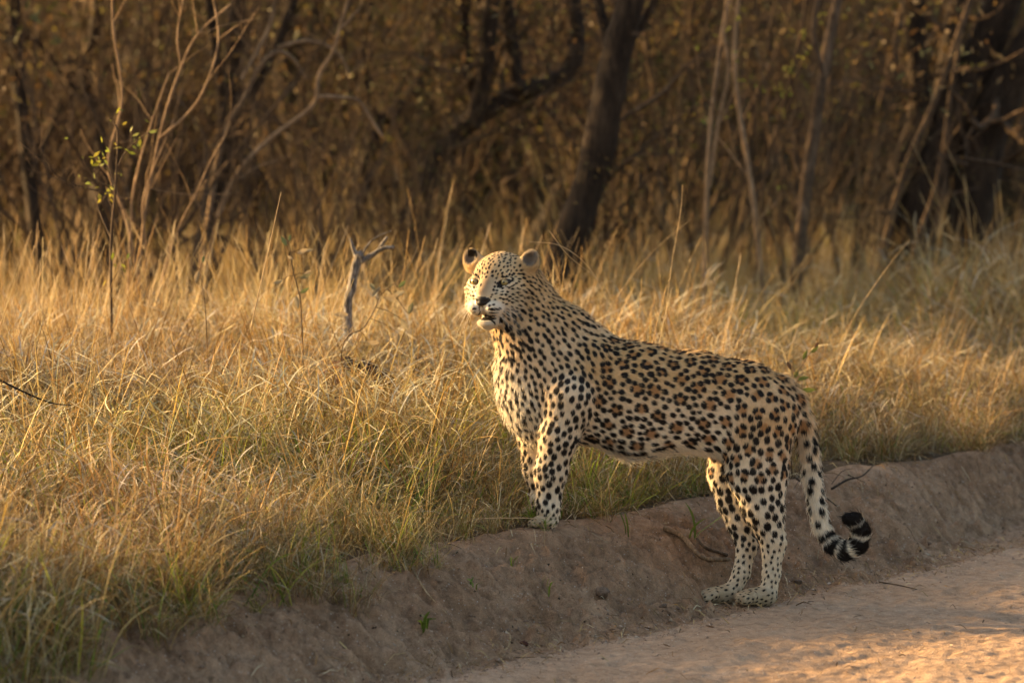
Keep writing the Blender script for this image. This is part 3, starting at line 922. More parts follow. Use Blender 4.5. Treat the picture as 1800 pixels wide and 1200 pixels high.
def blades(n, rad, hmin, hmax, wid, lean, curl, pal, seed, K=5, tangle=0.0, pw=None, air=0.0):
    """ribbon-like blades rooted in a disc; returns verts, faces, colours"""
    r = np.random.RandomState(seed)
    a = r.rand(n) * 6.283; q = rad * np.sqrt(r.rand(n))
    root = np.stack([q * np.cos(a), q * np.sin(a), -0.02 + air * r.rand(n)], 1)
    h = hmin + (hmax - hmin) * r.rand(n) ** 1.6
    la = r.rand(n) * 6.283; ll = lean * np.abs(r.normal(0, 1, n)) + 0.05
    d = np.stack([np.cos(la) * ll, np.sin(la) * ll, np.ones(n)], 1)
    if air: d[:, 2] = r.normal(0.25, 0.6, n)
    d /= np.linalg.norm(d, axis=1)[:, None]
    ca = la + r.normal(0, 0.9, n)
    cu = curl * r.gamma(1.6, 0.6, n)
    seg = h / K
    pts = [root]; dirs = [d]
    for k in range(K):
        bend = np.stack([np.cos(ca), np.sin(ca), -0.55 - 0 * ca], 1) * (cu * (0.4 + 0.9 * k / K))[:, None] + r.normal(0, tangle, (n, 3))
        d = d + bend / K * 2.2
        d /= np.linalg.norm(d, axis=1)[:, None]
        nxt = pts[-1] + d * seg[:, None]
        nxt[:, 2] = np.maximum(nxt[:, 2], 0.004 + 0.03 * r.rand(n))
        pts.append(nxt); dirs.append(d)
    P = np.stack(pts, 1)                                    # n, K+1, 3
    sa = r.rand(n) * 6.283
    side = np.stack([np.cos(sa), np.sin(sa), 0.25 * np.sin(sa * 3)], 1)
    w = wid * r.uniform(0.5, 1.25, n)
    prof = np.array([0.55] + [1.0] * (K - 2) + [0.75, 0.08])[:K + 1]
    tw = side[:, None, :] * (w[:, None] * prof[None])[..., None]
    V = np.stack([P - tw, P + tw], 2).reshape(-1, 3)        # n*(K+1)*2
    b = (np.arange(n) * (K + 1) * 2)[:, None] + (np.arange(K) * 2)[None]
    F = np.stack([b, b + 1, b + 3, b + 2], -1).reshape(-1, 4)
    pi = r.choice(len(pal), n, p=pw)
    c = pal[pi] * np.array([0.98, 1.03, 1.0]) * r.uniform(0.45, 1.2, (n, 1))
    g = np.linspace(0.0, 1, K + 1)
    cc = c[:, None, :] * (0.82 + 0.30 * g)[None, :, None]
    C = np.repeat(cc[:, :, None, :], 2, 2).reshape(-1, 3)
    return V, F, C

def stalk(r, h, lean_a, lean, pal, head=True):
    """one flowering stalk: thin stem, open seed head"""
    K = 6; pts = []
    d = np.array([math.cos(lean_a) * lean, math.sin(lean_a) * lean, 1.0]); d /= np.linalg.norm(d)
    p = np.array([r.uniform(-.05, .05), r.uniform(-.05, .05), -0.02])
    for k in range(K + 1):
        pts.append(p.copy()); p = p + d * h / K
        d = d + np.array([math.cos(lean_a), math.sin(lean_a), -0.25]) * 0.05 + r.normal(0, 0.02, 3); d /= np.linalg.norm(d)
    V = []; F = []; C = []
    c = pal[r.randint(len(pal))] * r.uniform(0.9, 1.2)
    def rib(pts, w0, w1, c):
        b = len(V)
        for i, q in enumerate(pts):
            w = w0 + (w1 - w0) * i / (len(pts) - 1)
            for j in range(3):
                an = 2.094 * j
                V.append(q + np.array([math.cos(an), math.sin(an), 0]) * w); C.append(c)
        for i in range(len(pts) - 1):
            for j in range(3):
                F.append([b + i * 3 + j, b + i * 3 + (j + 1) % 3, b + i * 3 + 3 + (j + 1) % 3, b + i * 3 + 3 + j])
    rib(pts, 0.0013, 0.0007, c)
    if head:
        top = pts[-1]; dd = pts[-1] - pts[-3]; dd /= np.linalg.norm(dd)
        for k in range(7):
            q = pts[-1] - dd * 0.10 * h * k / 6
            an = r.rand() * 6.28
            e = dd * 0.8 + 0.25 * np.array([math.cos(an), math.sin(an), 0])
            L = 0.008 + 0.003 * k
            rib([q, q + e * L], 0.0005, 0.0007, c)
    return np.array(V), np.array(F), np.array(C)

def merge(parts):
    V = []; F = []; C = []; o = 0
    for v, f, c in parts:
        V.append(v); F.append(f + o); C.append(c); o += len(v)
    return np.concatenate(V), np.concatenate(F), np.concatenate(C)

grass_mat = leafy_mat('grass_blade', 0.24, 0.6, instancer_tint=True)
def tuft_coll(name, meshes):
    c = bpy.data.collections.new(name)
    for i, (v, f, cc) in enumerate(meshes):
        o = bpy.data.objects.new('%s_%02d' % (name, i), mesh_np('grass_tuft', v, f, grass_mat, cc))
        c.objects.link(o)
    return c

pd = np.array([.22, .18, .2, .1, .12, .1, .08])
PALE = np.array([[0.60, 0.50, 0.34], [0.52, 0.38, 0.20], [0.42, 0.28, 0.12], [0.62, 0.55, 0.44], [0.34, 0.20, 0.08]])
T = []
for i in range(5):      # 0-4 dense low tangle
    T.append(merge([blades(52, 0.10, 0.10, 0.30, 0.0020, 0.75, 0.9, DRY, 100 + i, 5, 0.24, pd), blades(34, 0.12, 0.06, 0.22, 0.0018, 1.5, 1.3, PALE, 150 + i, 5, 0.3, air=0.20), blades(7, 0.08, 0.10, 0.26, 0.0024, 0.5, 0.5, GRN, 130 + i, 5, 0.05)]))
for i in range(5):      # 5-9 taller dry, bending
    T.append(merge([blades(38, 0.10, 0.22, 0.50, 0.0020, 0.42, 0.8, DRY, 200 + i, 6, 0.15, pd), blades(38, 0.13, 0.06, 0.26, 0.0018, 1.5, 1.3, PALE, 250 + i, 5, 0.3, air=0.36), blades(4, 0.08, 0.2, 0.4, 0.0024, 0.3, 0.4, GRN, 230 + i)]))
for i in range(3):      # 10-12 tall stalks
    r_ = np.random.RandomState(300 + i); wa = r_.uniform(-0.6, 0.6)
    T.append(merge([stalk(r_, r_.uniform(0.45, 0.95), wa + r_.normal(0, 0.8), abs(r_.normal(0.2, 0.3)), DRY[[0, 2, 4]]) for _ in range(8)] + [blades(26, 0.08, 0.2, 0.55, 0.0015, 0.35, 0.5, DRY, 310 + i, 6, 0.10, pd)]))
for i in range(3):      # 13-15 green leafy
    T.append(merge([blades(20, 0.09, 0.12, 0.34, 0.0030, 0.6, 0.55, GRN, 400 + i, 6, 0.06), blades(34, 0.09, 0.1, 0.30, 0.0015, 0.6, 0.8, DRY, 430 + i, 5, 0.16, pd), blades(22, 0.12, 0.06, 0.2, 0.0018, 1.5, 1.3, PALE, 450 + i, 5, 0.3, air=0.22)]))
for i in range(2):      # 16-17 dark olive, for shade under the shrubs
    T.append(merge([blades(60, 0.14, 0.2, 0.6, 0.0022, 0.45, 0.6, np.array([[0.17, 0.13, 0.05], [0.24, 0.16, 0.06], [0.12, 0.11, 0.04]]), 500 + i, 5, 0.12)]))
tufts = tuft_coll('tufts', T)

def gn_instances(name, coll, pts, rotz, scl, idx, tint, tiltx=None, kind='stuff'):
    me = bpy.data.meshes.new(name)
    me.vertices.add(len(pts)); me.vertices.foreach_set('co', np.asarray(pts, np.float32).ravel())
    rot = np.zeros((len(pts), 3), np.float32); rot[:, 2] = rotz
    if tiltx is not None: rot[:, 0] = tiltx
    for nm, ty, key, arr in (('rot', 'FLOAT_VECTOR', 'vector', rot), ('scl', 'FLOAT', 'value', scl), ('idx', 'INT', 'value', idx), ('tint', 'FLOAT_VECTOR', 'vector', tint)):
        a = me.attributes.new(nm, ty, 'POINT')
        a.data.foreach_set(key, np.ascontiguousarray(arr, np.int32 if ty == 'INT' else np.float32).ravel())
    o = link(name, me)
    ng = bpy.data.node_groups.new(name, 'GeometryNodeTree')
    ng.interface.new_socket('Geometry', in_out='INPUT', socket_type='NodeSocketGeometry')
    ng.interface.new_socket('Geometry', in_out='OUTPUT', socket_type='NodeSocketGeometry')
    N, L = ng.nodes, ng.links
    gi, go = N.new('NodeGroupInput'), N.new('NodeGroupOutput')
    m2p = N.new('GeometryNodeMeshToPoints')
    ci = N.new('GeometryNodeCollectionInfo'); ci.inputs['Collection'].default_value = coll
    ci.inputs['Separate Children'].default_value = True; ci.inputs['Reset Children'].default_value = True
    iop = N.new('GeometryNodeInstanceOnPoints'); iop.inputs['Pick Instance'].default_value = True
    def na(nm, ty):
        n = N.new('GeometryNodeInputNamedAttribute'); n.data_type = ty; n.inputs['Name'].default_value = nm
        return n.outputs['Attribute']
    L.new(gi.outputs[0], m2p.inputs['Mesh']); L.new(m2p.outputs[0], iop.inputs['Points'])
    L.new(ci.outputs[0], iop.inputs['Instance'])
    L.new(na('idx', 'INT'), iop.inputs['Instance Index'])
    L.new(na('rot', 'FLOAT_VECTOR'), iop.inputs['Rotation'])
    L.new(na('scl', 'FLOAT'), iop.inputs['Scale'])
    L.new(iop.outputs[0], go.inputs[0])
    md = o.modifiers.new('instances', 'NODES'); md.node_group = ng
    return tag(o, kind=kind)

# where grass stands: everywhere above the lip, seen from the road or just beside the frame
gr = np.random.RandomState(21)
def scatter(n, y0, y1, half):
    """random ground points in the band y0..y1, |x| < half(y)"""
    y = gr.uniform(y0, y1, n); x = gr.uniform(-1, 1, n) * half(y)
    return x, y
XS = []; YS = []
for (n, y0, y1, hw) in ((15500, 11.5, 20.0, lambda y: 3.2 + 0 * y), (10500, 20.0, 32.0, lambda y: 0.13 * y + 2.0), (5200, 32, 55, lambda y: 0.14 * y + 3)):
    x, y = scatter(n, y0, y1, hw); XS.append(x); YS.append(y)
X = np.concatenate(XS); Y = np.concatenate(YS)
s, u = su(X, Y)
edge = 0.0 + 0.12 * noise2(u * 2.2, u * 0 + 2.0, 77) + 0.10 * noise2(u * 0.7, u * 0 + 4.0, 78)
edge = edge - 0.22 * sstep(0.1, -1.8, u) * (0.6 + 1.4 * np.abs(noise2(u * 2.7, u * 0 + 1.0, 79)) * 2)                       # hangs over the lip near the camera
keep = s > edge
keep &= ~((s < edge + 0.25) & (gr.rand(len(s)) < 0.30))
clumpn = noise2(X * 2.6, Y * 2.2, 91) + 0.6 * noise2(X * 6.0, Y * 5.0, 92)
keep &= gr.rand(len(s)) < np.where(Y > 23, 0.55, 0.85) + 1.8 * clumpn
# the leopard stands here: nothing growing through its legs or right in front of them
def near_(px, py, r): return (X - px) ** 2 + (Y - py) ** 2 < r * r
keep &= ~near_(0.11, 14.90, 0.085) & ~near_(0.12, 14.78, 0.10) & ~near_(0.24, 14.72, 0.12)
keep &= ~((X > 0.2) & (X < 0.98) & (Y > 14.78) & (Y < 15.22) & (gr.rand(len(X)) < 0.75))
# a trodden hollow by the dead stump
X, Y, s, u = X[keep], Y[keep], s[keep], u[keep]
n = len(X)
q = gr.rand(n); patch = noise2(X * 0.8, Y * 0.6, 81) + 0.5 * noise2(X * 2.5, Y * 2.0, 82)
idx = np.where(q < 0.5, gr.randint(0, 5, n), gr.randint(5, 10, n))
farw = sstep(0.7, 2.6, s)
idx = np.where(gr.rand(n) < 0.22 + 0.55 * farw, gr.randint(5, 10, n), idx)
idx = np.where(gr.rand(n) < 0.015 + 0.24 * sstep(1.4, 3.5, s), gr.randint(10, 13, n), idx)
greenp = np.where(patch > 0.18, 0.38, 0.05) + 0.5 * np.exp(-((X - 0.35) ** 2 + (Y - 15.7) ** 2) / 0.25)
greenp = np.where(Y > 21, greenp * 0.25, greenp)
idx = np.where(gr.rand(n) < greenp, gr.randint(13, 16, n), idx)
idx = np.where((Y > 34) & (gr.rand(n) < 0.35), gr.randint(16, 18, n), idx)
scl = gr.uniform(0.55, 1.25, n) * (0.62 + 0.38 * sstep(0.05, 0.9, s)) * (1 + 0.18 * patch)
scl *= (1 + 0.20 * sstep(0.6, 2.5, s) - 0.42 * sstep(2.0, 6, s))
scl *= 1 + 0.45 * clumpn[keep]
scl *= 1 + 0.22 * sstep(-1.0, -2.0, u)
scl = np.where(Y > 19, scl * (1 - 0.34 * sstep(18.5, 22, Y)), scl)
idx = np.where((Y > 20) & (idx >= 10) & (idx < 13) & (gr.rand(n) < 0.5), 6, idx)
idx = np.where((Y > 20) & (idx >= 5) & (idx < 10) & (gr.rand(n) < 0.4), idx - 5, idx)
idx = np.where((Y < 22) & (idx >= 10) & (idx < 13) & (gr.rand(n) < 0.4), 7, idx)
infront = (X > -0.3) & (X < 0.5) & (Y < 15.0)
scl = np.where(infront, scl * 0.62, scl)
rightb = (X > 0.9)
scl = np.where(rightb & (s < 1.2), scl * 0.95, scl)
scl = np.where((X > -1.15) & (X < -0.25) & (Y > 14.9) & (Y < 17.4), scl * 1.35, scl)
big = sstep(0.02, 0.22, noise2(X * 0.75, Y * 0.45, 95) + 0.4 * noise2(X * 2.0, Y * 1.2, 96))
scl = np.minimum(scl, 1.3) * np.where(Y > 20, 1 + 0.75 * big * sstep(20, 22.5, Y), 1); scl = np.where((idx >= 10) & (idx < 13), np.minimum(scl, np.where(Y > 20, 1.25, 0.9)), scl)
front_l = (X < -0.5) & (s < 1.6) & (gr.rand(n) < 0.24)
idx = np.where(front_l, gr.randint(13, 16, n), idx)
tint = np.ones((n, 3)) * gr.uniform(0.8, 1.15, (n, 1))
tint[:, 1] *= 1 + 0.10 * np.clip(patch, -0.5, 1); tint[:, 2] *= 1 + 0.2 * gr.normal(0, 0.5, n)
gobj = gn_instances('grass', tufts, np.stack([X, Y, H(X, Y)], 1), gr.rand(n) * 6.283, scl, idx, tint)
print('tufts', n)
# ------------------------------------------------------------------ woody plants
def bark(name, c0, c1, c2, sc=1.0):
    t = NT(name)
    tc = t.n('ShaderNodeTexCoord').outputs['Object']
    mp = t.n('ShaderNodeMapping', ins={'Vector': tc, 'Scale': (1.0, 1.0, 0.25)})
    n1 = t.noise(38 * sc, 5, 0.65, mp.outputs[0], 0.6).outputs['Fac']
    n2 = t.noise(5, 3, 0.5, tc).outputs['Fac']
    base = t.ramp(n1, [(0.34, c0), (0.52, c1), (0.68, c2)])
    base = t.mix(0.7, base, t.ramp(n2, [(0.35, (0.6, 0.6, 0.6)), (0.65, (1.3, 1.3, 1.3))]), 'MULTIPLY')
    b = t.n('ShaderNodeBump', ins={'Strength': 0.9, 'Distance': 0.02, 'Height': n1})
    return t.surf(t.n('ShaderNodeBsdfPrincipled', ins={'Base Color': base, 'Roughness': 0.85, 'Specular IOR Level': 0.2, 'Normal': b.outputs[0]}).outputs[0])
bark_dark = bark('dark_bark', (0.016, 0.010, 0.007), (0.034, 0.022, 0.014), (0.065, 0.043, 0.027))
bark_mid = bark('brown_bark', (0.045, 0.028, 0.017), (0.09, 0.058, 0.035), (0.16, 0.105, 0.066))
bark_pale = bark('pale_bark', (0.15, 0.095, 0.055), (0.26, 0.17, 0.10), (0.36, 0.25, 0.155), 1.5)
bark_gold = bark('golden_twig', (0.07, 0.045, 0.024), (0.13, 0.085, 0.045), (0.22, 0.15, 0.085))
bark_grey = bark('weathered_wood', (0.03, 0.025, 0.022), (0.22, 0.19, 0.165), (0.42, 0.38, 0.34), 2.6)
leaf_mat = leafy_mat('leaf', 0.35, 0.55)

def catmull(P, m):
    P = np.asarray(P, float)
    Q = np.vstack([2 * P[0] - P[1], P, 2 * P[-1] - P[-2]])
    out = []
    for i in range(1, len(Q) - 2):
        for t_ in np.linspace(0, 1, m, endpoint=False):
            a, b, c, d = Q[i - 1], Q[i], Q[i + 1], Q[i + 2]
            out.append(0.5 * ((2 * b) + (c - a) * t_ + (2 * a - 5 * b + 4 * c - d) * t_ ** 2 + (3 * b - a - 3 * c + d) * t_ ** 3))
    out.append(Q[-2])
    return np.array(out)

def tube(P, r, sides=8, rough=0.0, seed=0):
    P = np.asarray(P, float); r = np.asarray(r, float)
    n = len(P)
    T = np.gradient(P, axis=0); T /= np.linalg.norm(T, axis=1)[:, None] + 1e-9
    ref = np.array([0.13, 1.0, 0.07])
    A = np.cross(T, ref); A /= np.linalg.norm(A, axis=1)[:, None] + 1e-9
    B = np.cross(T, A)
    th_ = np.linspace(0, 2 * math.pi, sides, endpoint=False)
    rr = r[:, None] * np.ones(sides)[None]
    if rough:
        ii = np.arange(n)[:, None] * 0.35 + seed * 7.3
        rr = rr * (1 + rough * 2 * noise2(ii + 0 * th_[None], (np.cos(th_) * 1.5 + np.sin(th_) * 0.8)[None] + 0 * ii + seed, 90))
    V = P[:, None, :] + A[:, None, :] * (np.cos(th_)[None] * rr)[..., None] + B[:, None, :] * (np.sin(th_)[None] * rr)[..., None]
    V = V.reshape(-1, 3)
    i = np.arange(n - 1)[:, None] * sides; j = np.arange(sides)[None]; j2 = (j + 1) % sides
    F = np.stack([i + j, i + j2, i + sides + j2, i + sides + j], -1).reshape(-1, 4)
    cap = len(V); V = np.vstack([V, P[-1:] + T[-1:] * r[-1]])
    b = (n - 1) * sides
    F2 = np.array([[b + k, b + (k + 1) % sides, cap, cap] for k in range(sides)])
    return V, F, F2[:, :3]

class Wood:
    def __init__(s): s.V = []; s.F = []; s.T = []; s.o = 0
    def add(s, P, r, sides=8, rough=0.0, seed=0):
        v, f, t = tube(P, r, sides, rough, seed)
        s.V.append(v); s.F.append(f + s.o); s.T.append(t + s.o); s.o += len(v)
    def mesh(s, name, mat, origin=0, smooth=True):
        return mesh_np(name, np.concatenate(s.V) - origin, [np.concatenate(s.F), np.concatenate(s.T)], mat, smooth=smooth)

def grow(w, p, d, L, r, depth, rg, tips, spread=0.55, n=6, sides=5, up=0.05, wig=0.13, kids=(2, 4)):
    """a wiggling branch with side branches"""
    pts = [p.copy()]
    d = d / np.linalg.norm(d)
    for k in range(n):
        d = d + rg.normal(0, wig, 3) + np.array([0, 0, up]); d /= np.linalg.norm(d)
        pts.append(pts[-1] + d * L / n)
    pts = np.array(pts)
    rad = r * np.linspace(1, 0.35, n + 1)
    w.add(catmull(pts, 2), np.interp(np.linspace(0, n, 2 * n + 1), np.arange(n + 1), rad), sides if r > 0.008 else 3, 0.1 if r > .02 else 0, rg.randint(99))
    tips.append(pts[-1]); tips.append(pts[n // 2])
    if depth > 0:
        for _ in range(rg.randint(kids[0], kids[1] + 1)):
            k = rg.randint(2, n + 1)
            dd = (pts[k] - pts[k - 1]); dd /= np.linalg.norm(dd)
            dd = dd + rg.normal(0, spread, 3)
            grow(w, pts[k], dd, L * rg.uniform(0.45, 0.75), rad[k] * rg.uniform(0.5, 0.75), depth - 1, rg, tips, spread, n, sides, up, wig, kids)

def leaves(C, n_per, spread, size, pal, rg, flat=0.0):
    """leaf-shaped quads gathered round the points C"""
    C = np.asarray(C); n = len(C) * n_per
    P = np.repeat(C, n_per, 0) + rg.normal(0, spread, (n, 3))
    a = rg.normal(0, 1, (n, 3)); a /= np.linalg.norm(a, axis=1)[:, None]
    b = np.cross(a, rg.normal(0, 1, (n, 3))); b /= np.linalg.norm(b, axis=1)[:, None]
    s_ = size * rg.uniform(0.6, 1.3, n)[:, None]
    V = np.stack([P - a * s_, P - b * s_ * 0.38 - a * s_ * .1, P + a * s_, P + b * s_ * 0.38 - a * s_ * .1], 1).reshape(-1, 3)
    F = np.arange(4 * n).reshape(-1, 4)
    c = pal[rg.randint(0, len(pal), n)] * rg.uniform(0.7, 1.3, (n, 1))
    return V, F, np.repeat(c, 4, 0)

PAL_OLIVE = np.array([[0.075, 0.080, 0.022], [0.10, 0.095, 0.03], [0.13, 0.10, 0.03], [0.055, 0.06, 0.02], [0.16, 0.11, 0.035]])
PAL_BROWN = np.array([[0.16, 0.09, 0.035], [0.21, 0.13, 0.045], [0.11, 0.07, 0.03], [0.13, 0.11, 0.035]])
PAL_GOLD = np.array([[0.17, 0.10, 0.035], [0.24, 0.16, 0.045], [0.11, 0.07, 0.028], [0.13, 0.12, 0.035]])
PAL_YEL = np.array([[0.30, 0.30, 0.04], [0.38, 0.32, 0.05], [0.22, 0.26, 0.04]])

def limb_w(w, path, Y, r0, r1, base=False, sides=10, seed=0, rough=0.14, dY=0.0):
    """path: pixels of the photograph; r: pixels there"""
    P = [at(px, py, Y + dY * i) for i, (px, py) in enumerate(path)]
    if base:                                             # carry the foot down into the ground
        P = np.array(P)
        gz = float(H(P[0][0], P[0][1]))
        d = P[0] - P[1]; d = d / max(1e-6, -d[2]) if d[2] < 0 else np.array([0, 0, -1.0])
        need = P[0][2] - gz + 0.08
        if need > 0:
            P = np.vstack([P[0] + np.array([d[0] * 0.6, d[1] * 0.3, -1]) * need, P])
    P = np.array(P)
    Q = catmull(P, 5)
    rad = np.linspace(r0, r1, len(Q)) * Y / FPX
    if base: rad[:4] *= np.array([1.5, 1.3, 1.15, 1.05])
    w.add(Q, rad, sides, rough, seed)
    return Q, rad

def tree(name, limbs, Y, mat, label, category='tree', seed=1, crown=True, twigs=10, group=None, crown_r=1.5, pal=PAL_BROWN, crownz=(3.0, 5.5), nleaf=16, twl=0.9, pale_twigs=False):
    """limbs: list of (pixel path, r0, r1, starts at the ground)"""
    rg = np.random.RandomState(seed)
    w = Wood(); tips = []; tw = Wood()
    first = at(*limbs[0][0][0], Y)
    org = np.array([first[0], first[1], float(H(first[0], first[1]))])
    for i, (path, r0, r1, bs) in enumerate(limbs):
        Q, rad = limb_w(w, path, Y, r0, r1, bs, 10, seed * 10 + i, dY=rg.normal(0, 0.06))
        # carry on upwards beyond the picture
        if path[-1][1] <= 0:
            d = Q[-1] - Q[-4]
            grow(w, Q[-1], d, rg.uniform(1.6, 2.4), rad[-1] * 0.95, 2, rg, tips, 0.5, 6, 7, 0.02, 0.12, (3, 4))
        for _ in range(twigs):
            k = rg.randint(4, len(Q))
            grow(tw, Q[k], rg.normal(0, 1, 3) + np.array([0, 0, 0.5]), twl * rg.uniform(0.5, 1.2), max(0.003, rad[k] * rg.uniform(0.10, 0.28)), 1, rg, tips if rg.rand() < 0.2 else [], 0.6, 6, 4, 0.02, 0.2, (1, 3))
    t = empty(name, org, label=label, category=category, group=group)
    link('trunk', w.mesh('trunk', mat, org), t)
    if twigs: link('twigs', tw.mesh('twigs', bark_mid, org), t)
    if crown and tips:
        tp_ = np.array(tips); tp_ = tp_[tp_[:, 2] > 1.6]
        if len(tp_):
            v, f, c = leaves(tp_, nleaf, 0.20, 0.032, pal, rg)
            link('crown', mesh_np('crown', v - org, f, leaf_mat, c), t)
    return t

tree('slender_tree', [([(62, 400), (48, 300), (38, 200), (28, 100), (22, -30)], 13, 12, True),
                      ([(58, 310), (84, 240), (108, 180)], 5, 3, False)], 27, bark_dark,
     'thin dark tree trunk at the far left edge, standing in dry grass', seed=1)
tree('forked_tree', [([(182, 400), (178, 240), (165, 190), (150, 130), (166, 60), (175, -20)], 12, 9, True),
                     ([(165, 190), (120, 145), (62, 72), (0, 58), (-40, 60)], 8, 5, False)], 29, bark_dark,
     'dark low-forking tree whose limb reaches the left edge of the photo', seed=2)
tree('thicket_tree', [([(362, 430), (385, 330), (400, 230), (408, 120), (420, -20)], 19, 15, True),
                      ([(392, 290), (440, 170), (490, 70), (525, -20)], 11, 8, False),
                      ([(385, 330), (392, 190), (378, 80), (366, -20)], 11, 9, False)], 26.5, bark_dark,
     'broad multi-stemmed brown tree left of centre, behind the curved vines', seed=3, twigs=18)
tree('leaning_tree', [([(625, 420), (640, 300), (665, 225), (700, 190), (735, 150), (752, 80), (770, -20)], 15, 10, True),
                      ([(665, 225), (640, 120), (655, -20)], 8, 6, False)], 30, bark_dark,
     'dark crooked tree leaning right, between the vines and the sprawling tree', seed=4, twigs=18)
tree('sprawling_tree', [([(735, 380), (762, 290), (812, 228), (862, 190), (905, 165), (960, 150), (1005, 118), (1016, 60), (1002, -20)], 21, 12, True),
                        ([(830, 218), (852, 130), (866, -20)], 17, 13, False),
                        ([(838, 200), (820, 90), (818, -20)], 9, 8, False),
                        ([(915, 160), (902, 80), (888, -20)], 12, 11, False)], 26, bark_dark,
     'sprawling dark tree with a low limb arching right behind the leopard head', seed=5, twigs=14)
tree('rough_barked_tree', [([(985, 470), (1020, 370), (1045, 290), (1065, 200), (1080, 110), (1096, 50), (1115, -20)], 33, 24, True),
                           ([(1078, 110), (1062, 50), (1048, -20)], 10, 9, False),
                           ([(1092, 90), (1125, 50), (1160, -20)], 9, 6, False)], 24, bark_dark,
     'rough-barked leaning tree with golden lit left edge, above the leopard shoulders', seed=6, twigs=5)
tree('straight_tree', [([(1400, 480), (1415, 350), (1430, 240), (1446, 130), (1464, 40), (1475, -20)], 12, 9, True),
                       ([(1446, 130), (1430, 60), (1440, -20)], 5, 5, False)], 24, bark_mid,
     'slim straight tree above the leopard rump, left side lit gold', seed=7, twigs=6)
tree('massive_tree', [([(1605, 460), (1625, 330), (1668, 230), (1722, 110), (1775, -30)], 36, 34, True),
                      ([(1560, 400), (1580, 300), (1615, 200), (1612, 100), (1605, -20)], 24, 18, True),
                      ([(1690, 440), (1722, 300), (1750, 200), (1795, 110), (1860, 20)], 42, 30, True),
                      ([(1655, 240), (1668, 120), (1690, -20)], 20, 20, False)], 27, bark_dark,
     'massive dark tree of several leaning trunks at the right edge', seed=8, twigs=6)
def stems(name, limbs, Y, mat, label, cat='sapling', seed=1, leafy=0, pal=PAL_YEL, twigs=3, size=0.02, twl=0.45, lsp=0.02):
    rg = np.random.RandomState(seed)
    w = Wood(); tips = []
    first = at(*limbs[0][0][0], Y)
    org = np.array([first[0], first[1], float(H(first[0], first[1]))])
    for i, (path, r0, r1, bs) in enumerate(limbs):
        Q, rad = limb_w(w, path, Y, r0, r1, bs, 6, seed + i, 0.06, dY=rg.normal(0, 0.03))
        for _ in range(twigs):
            k = rg.randint(5, len(Q))
            grow(w, Q[k], rg.normal(0, 0.7, 3) + np.array([0, 0, 0.9]), twl * rg.uniform(0.4, 1.2), rad[k] * 0.5, 0, rg, tips, 0.5, 5, 4, 0.05, 0.14)
        tips.append(Q[-1])
    t = empty(name, org, label=label, category=cat)
    link('stem', w.mesh('stem', mat, org), t)
    if leafy:
        v, f, c = leaves(np.array(tips), leafy, lsp, size, pal, rg)
        link('foliage', mesh_np('foliage', v - org, f, leaf_mat, c), t)
    return t
stems('sapling', [([(1240, 440), (1244, 300), (1252, 190), (1268, 70), (1285, -30)], 5, 3.6, True), ([(1246, 330), (1262, 220), (1280, 130), (1272, 60)], 4, 3, False)], 23, bark_pale,
      'pair of pale upright sapling stems, sunlit, right of the rough-barked tree', seed=21, leafy=2)
stems('sapling', [([(1332, 420), (1315, 290), (1297, 180), (1291, 90), (1300, -20)], 5.5, 3.6, True)], 23.5, bark_pale,
      'single pale sapling leaning left, between the paired stems and the straight tree', seed=22, leafy=2)
stems('sapling', [([(1335, 400), (1350, 280), (1380, 180), (1408, 60), (1420, -20)], 4, 3, True), ([(1362, 240), (1395, 172), (1385, 120)], 3, 2, False)], 24.5, bark_mid,
      'brown sapling with a few bright green leaves just left of the straight tree', seed=23, leafy=5)
stems('creeper', [([(1562, 400), (1600, 275), (1640, 185), (1685, 60), (1712, -20)], 7.5, 5, True), ([(1610, 430), (1645, 330), (1662, 240), (1670, 170), (1690, 60)], 5, 4, True)], 26, bark_mid,
      'ropy creeper stems climbing in front of the massive tree', 'creeper', seed=24)
stems('dead_branch', [([(1630, 460), (1655, 350), (1663, 300), (1650, 270)], 4.5, 3, True), ([(1700, 290), (1660, 275), (1740, 285), (1800, 300)], 3, 2.5, False)], 25, bark_mid,
      'thin bare branch standing at the foot of the massive tree', 'branch', seed=25)
stems('vine', [([(375, 420), (400, 340), (430, 288), (480, 240), (540, 196), (562, 172), (600, 172), (630, 178), (655, 215), (672, 240)], 5.6, 3, True),
               ([(556, 175), (562, 130), (585, 92), (600, 40), (618, -20)], 4.2, 3, False)], 23, bark_pale,
      'sunlit woody vine curving up to the right in front of the thicket tree', 'vine', seed=26, twigs=2)
stems('vine', [([(360, 430), (392, 240), (425, 180), (455, 120), (485, 92), (512, 102), (538, 138)], 5, 3.5, True), ([(488, 84), (540, 72), (590, 90), (615, 130)], 3.5, 2.5, False),
               ([(424, 140), (452, 90), (478, 35), (484, -20)], 4, 3, False)], 24, bark_pale,
      'greyish hooped vine arching over left of centre, above the sunlit one', 'vine', seed=27, twigs=2)
stems('shrub', [([(248, 440), (262, 330), (288, 210), (318, 120), (348, 60), (405, 8)], 3.0, 1.6, True), ([(278, 245), (330, 200), (362, 150), (384, 70), (372, -20)], 2.4, 1.6, False),
                ([(228, 440), (235, 330), (262, 230), (297, 130)], 2.6, 1.5, True), ([(256, 440), (252, 350), (285, 260), (305, 210)], 2.2, 1.5, True),
                ([(300, 440), (345, 340), (372, 280), (395, 240)], 2.0, 1.2, True), ([(318, 115), (312, 60), (326, -20)], 1.8, 1.4, False), ([(225, 400), (190, 290), (215, 175), (200, 60), (197, -20)], 2.6, 2, True)], 20, bark_pale,
      'bare many-stemmed shrub of thin golden twigs left of centre', 'shrub', seed=28, twigs=4)
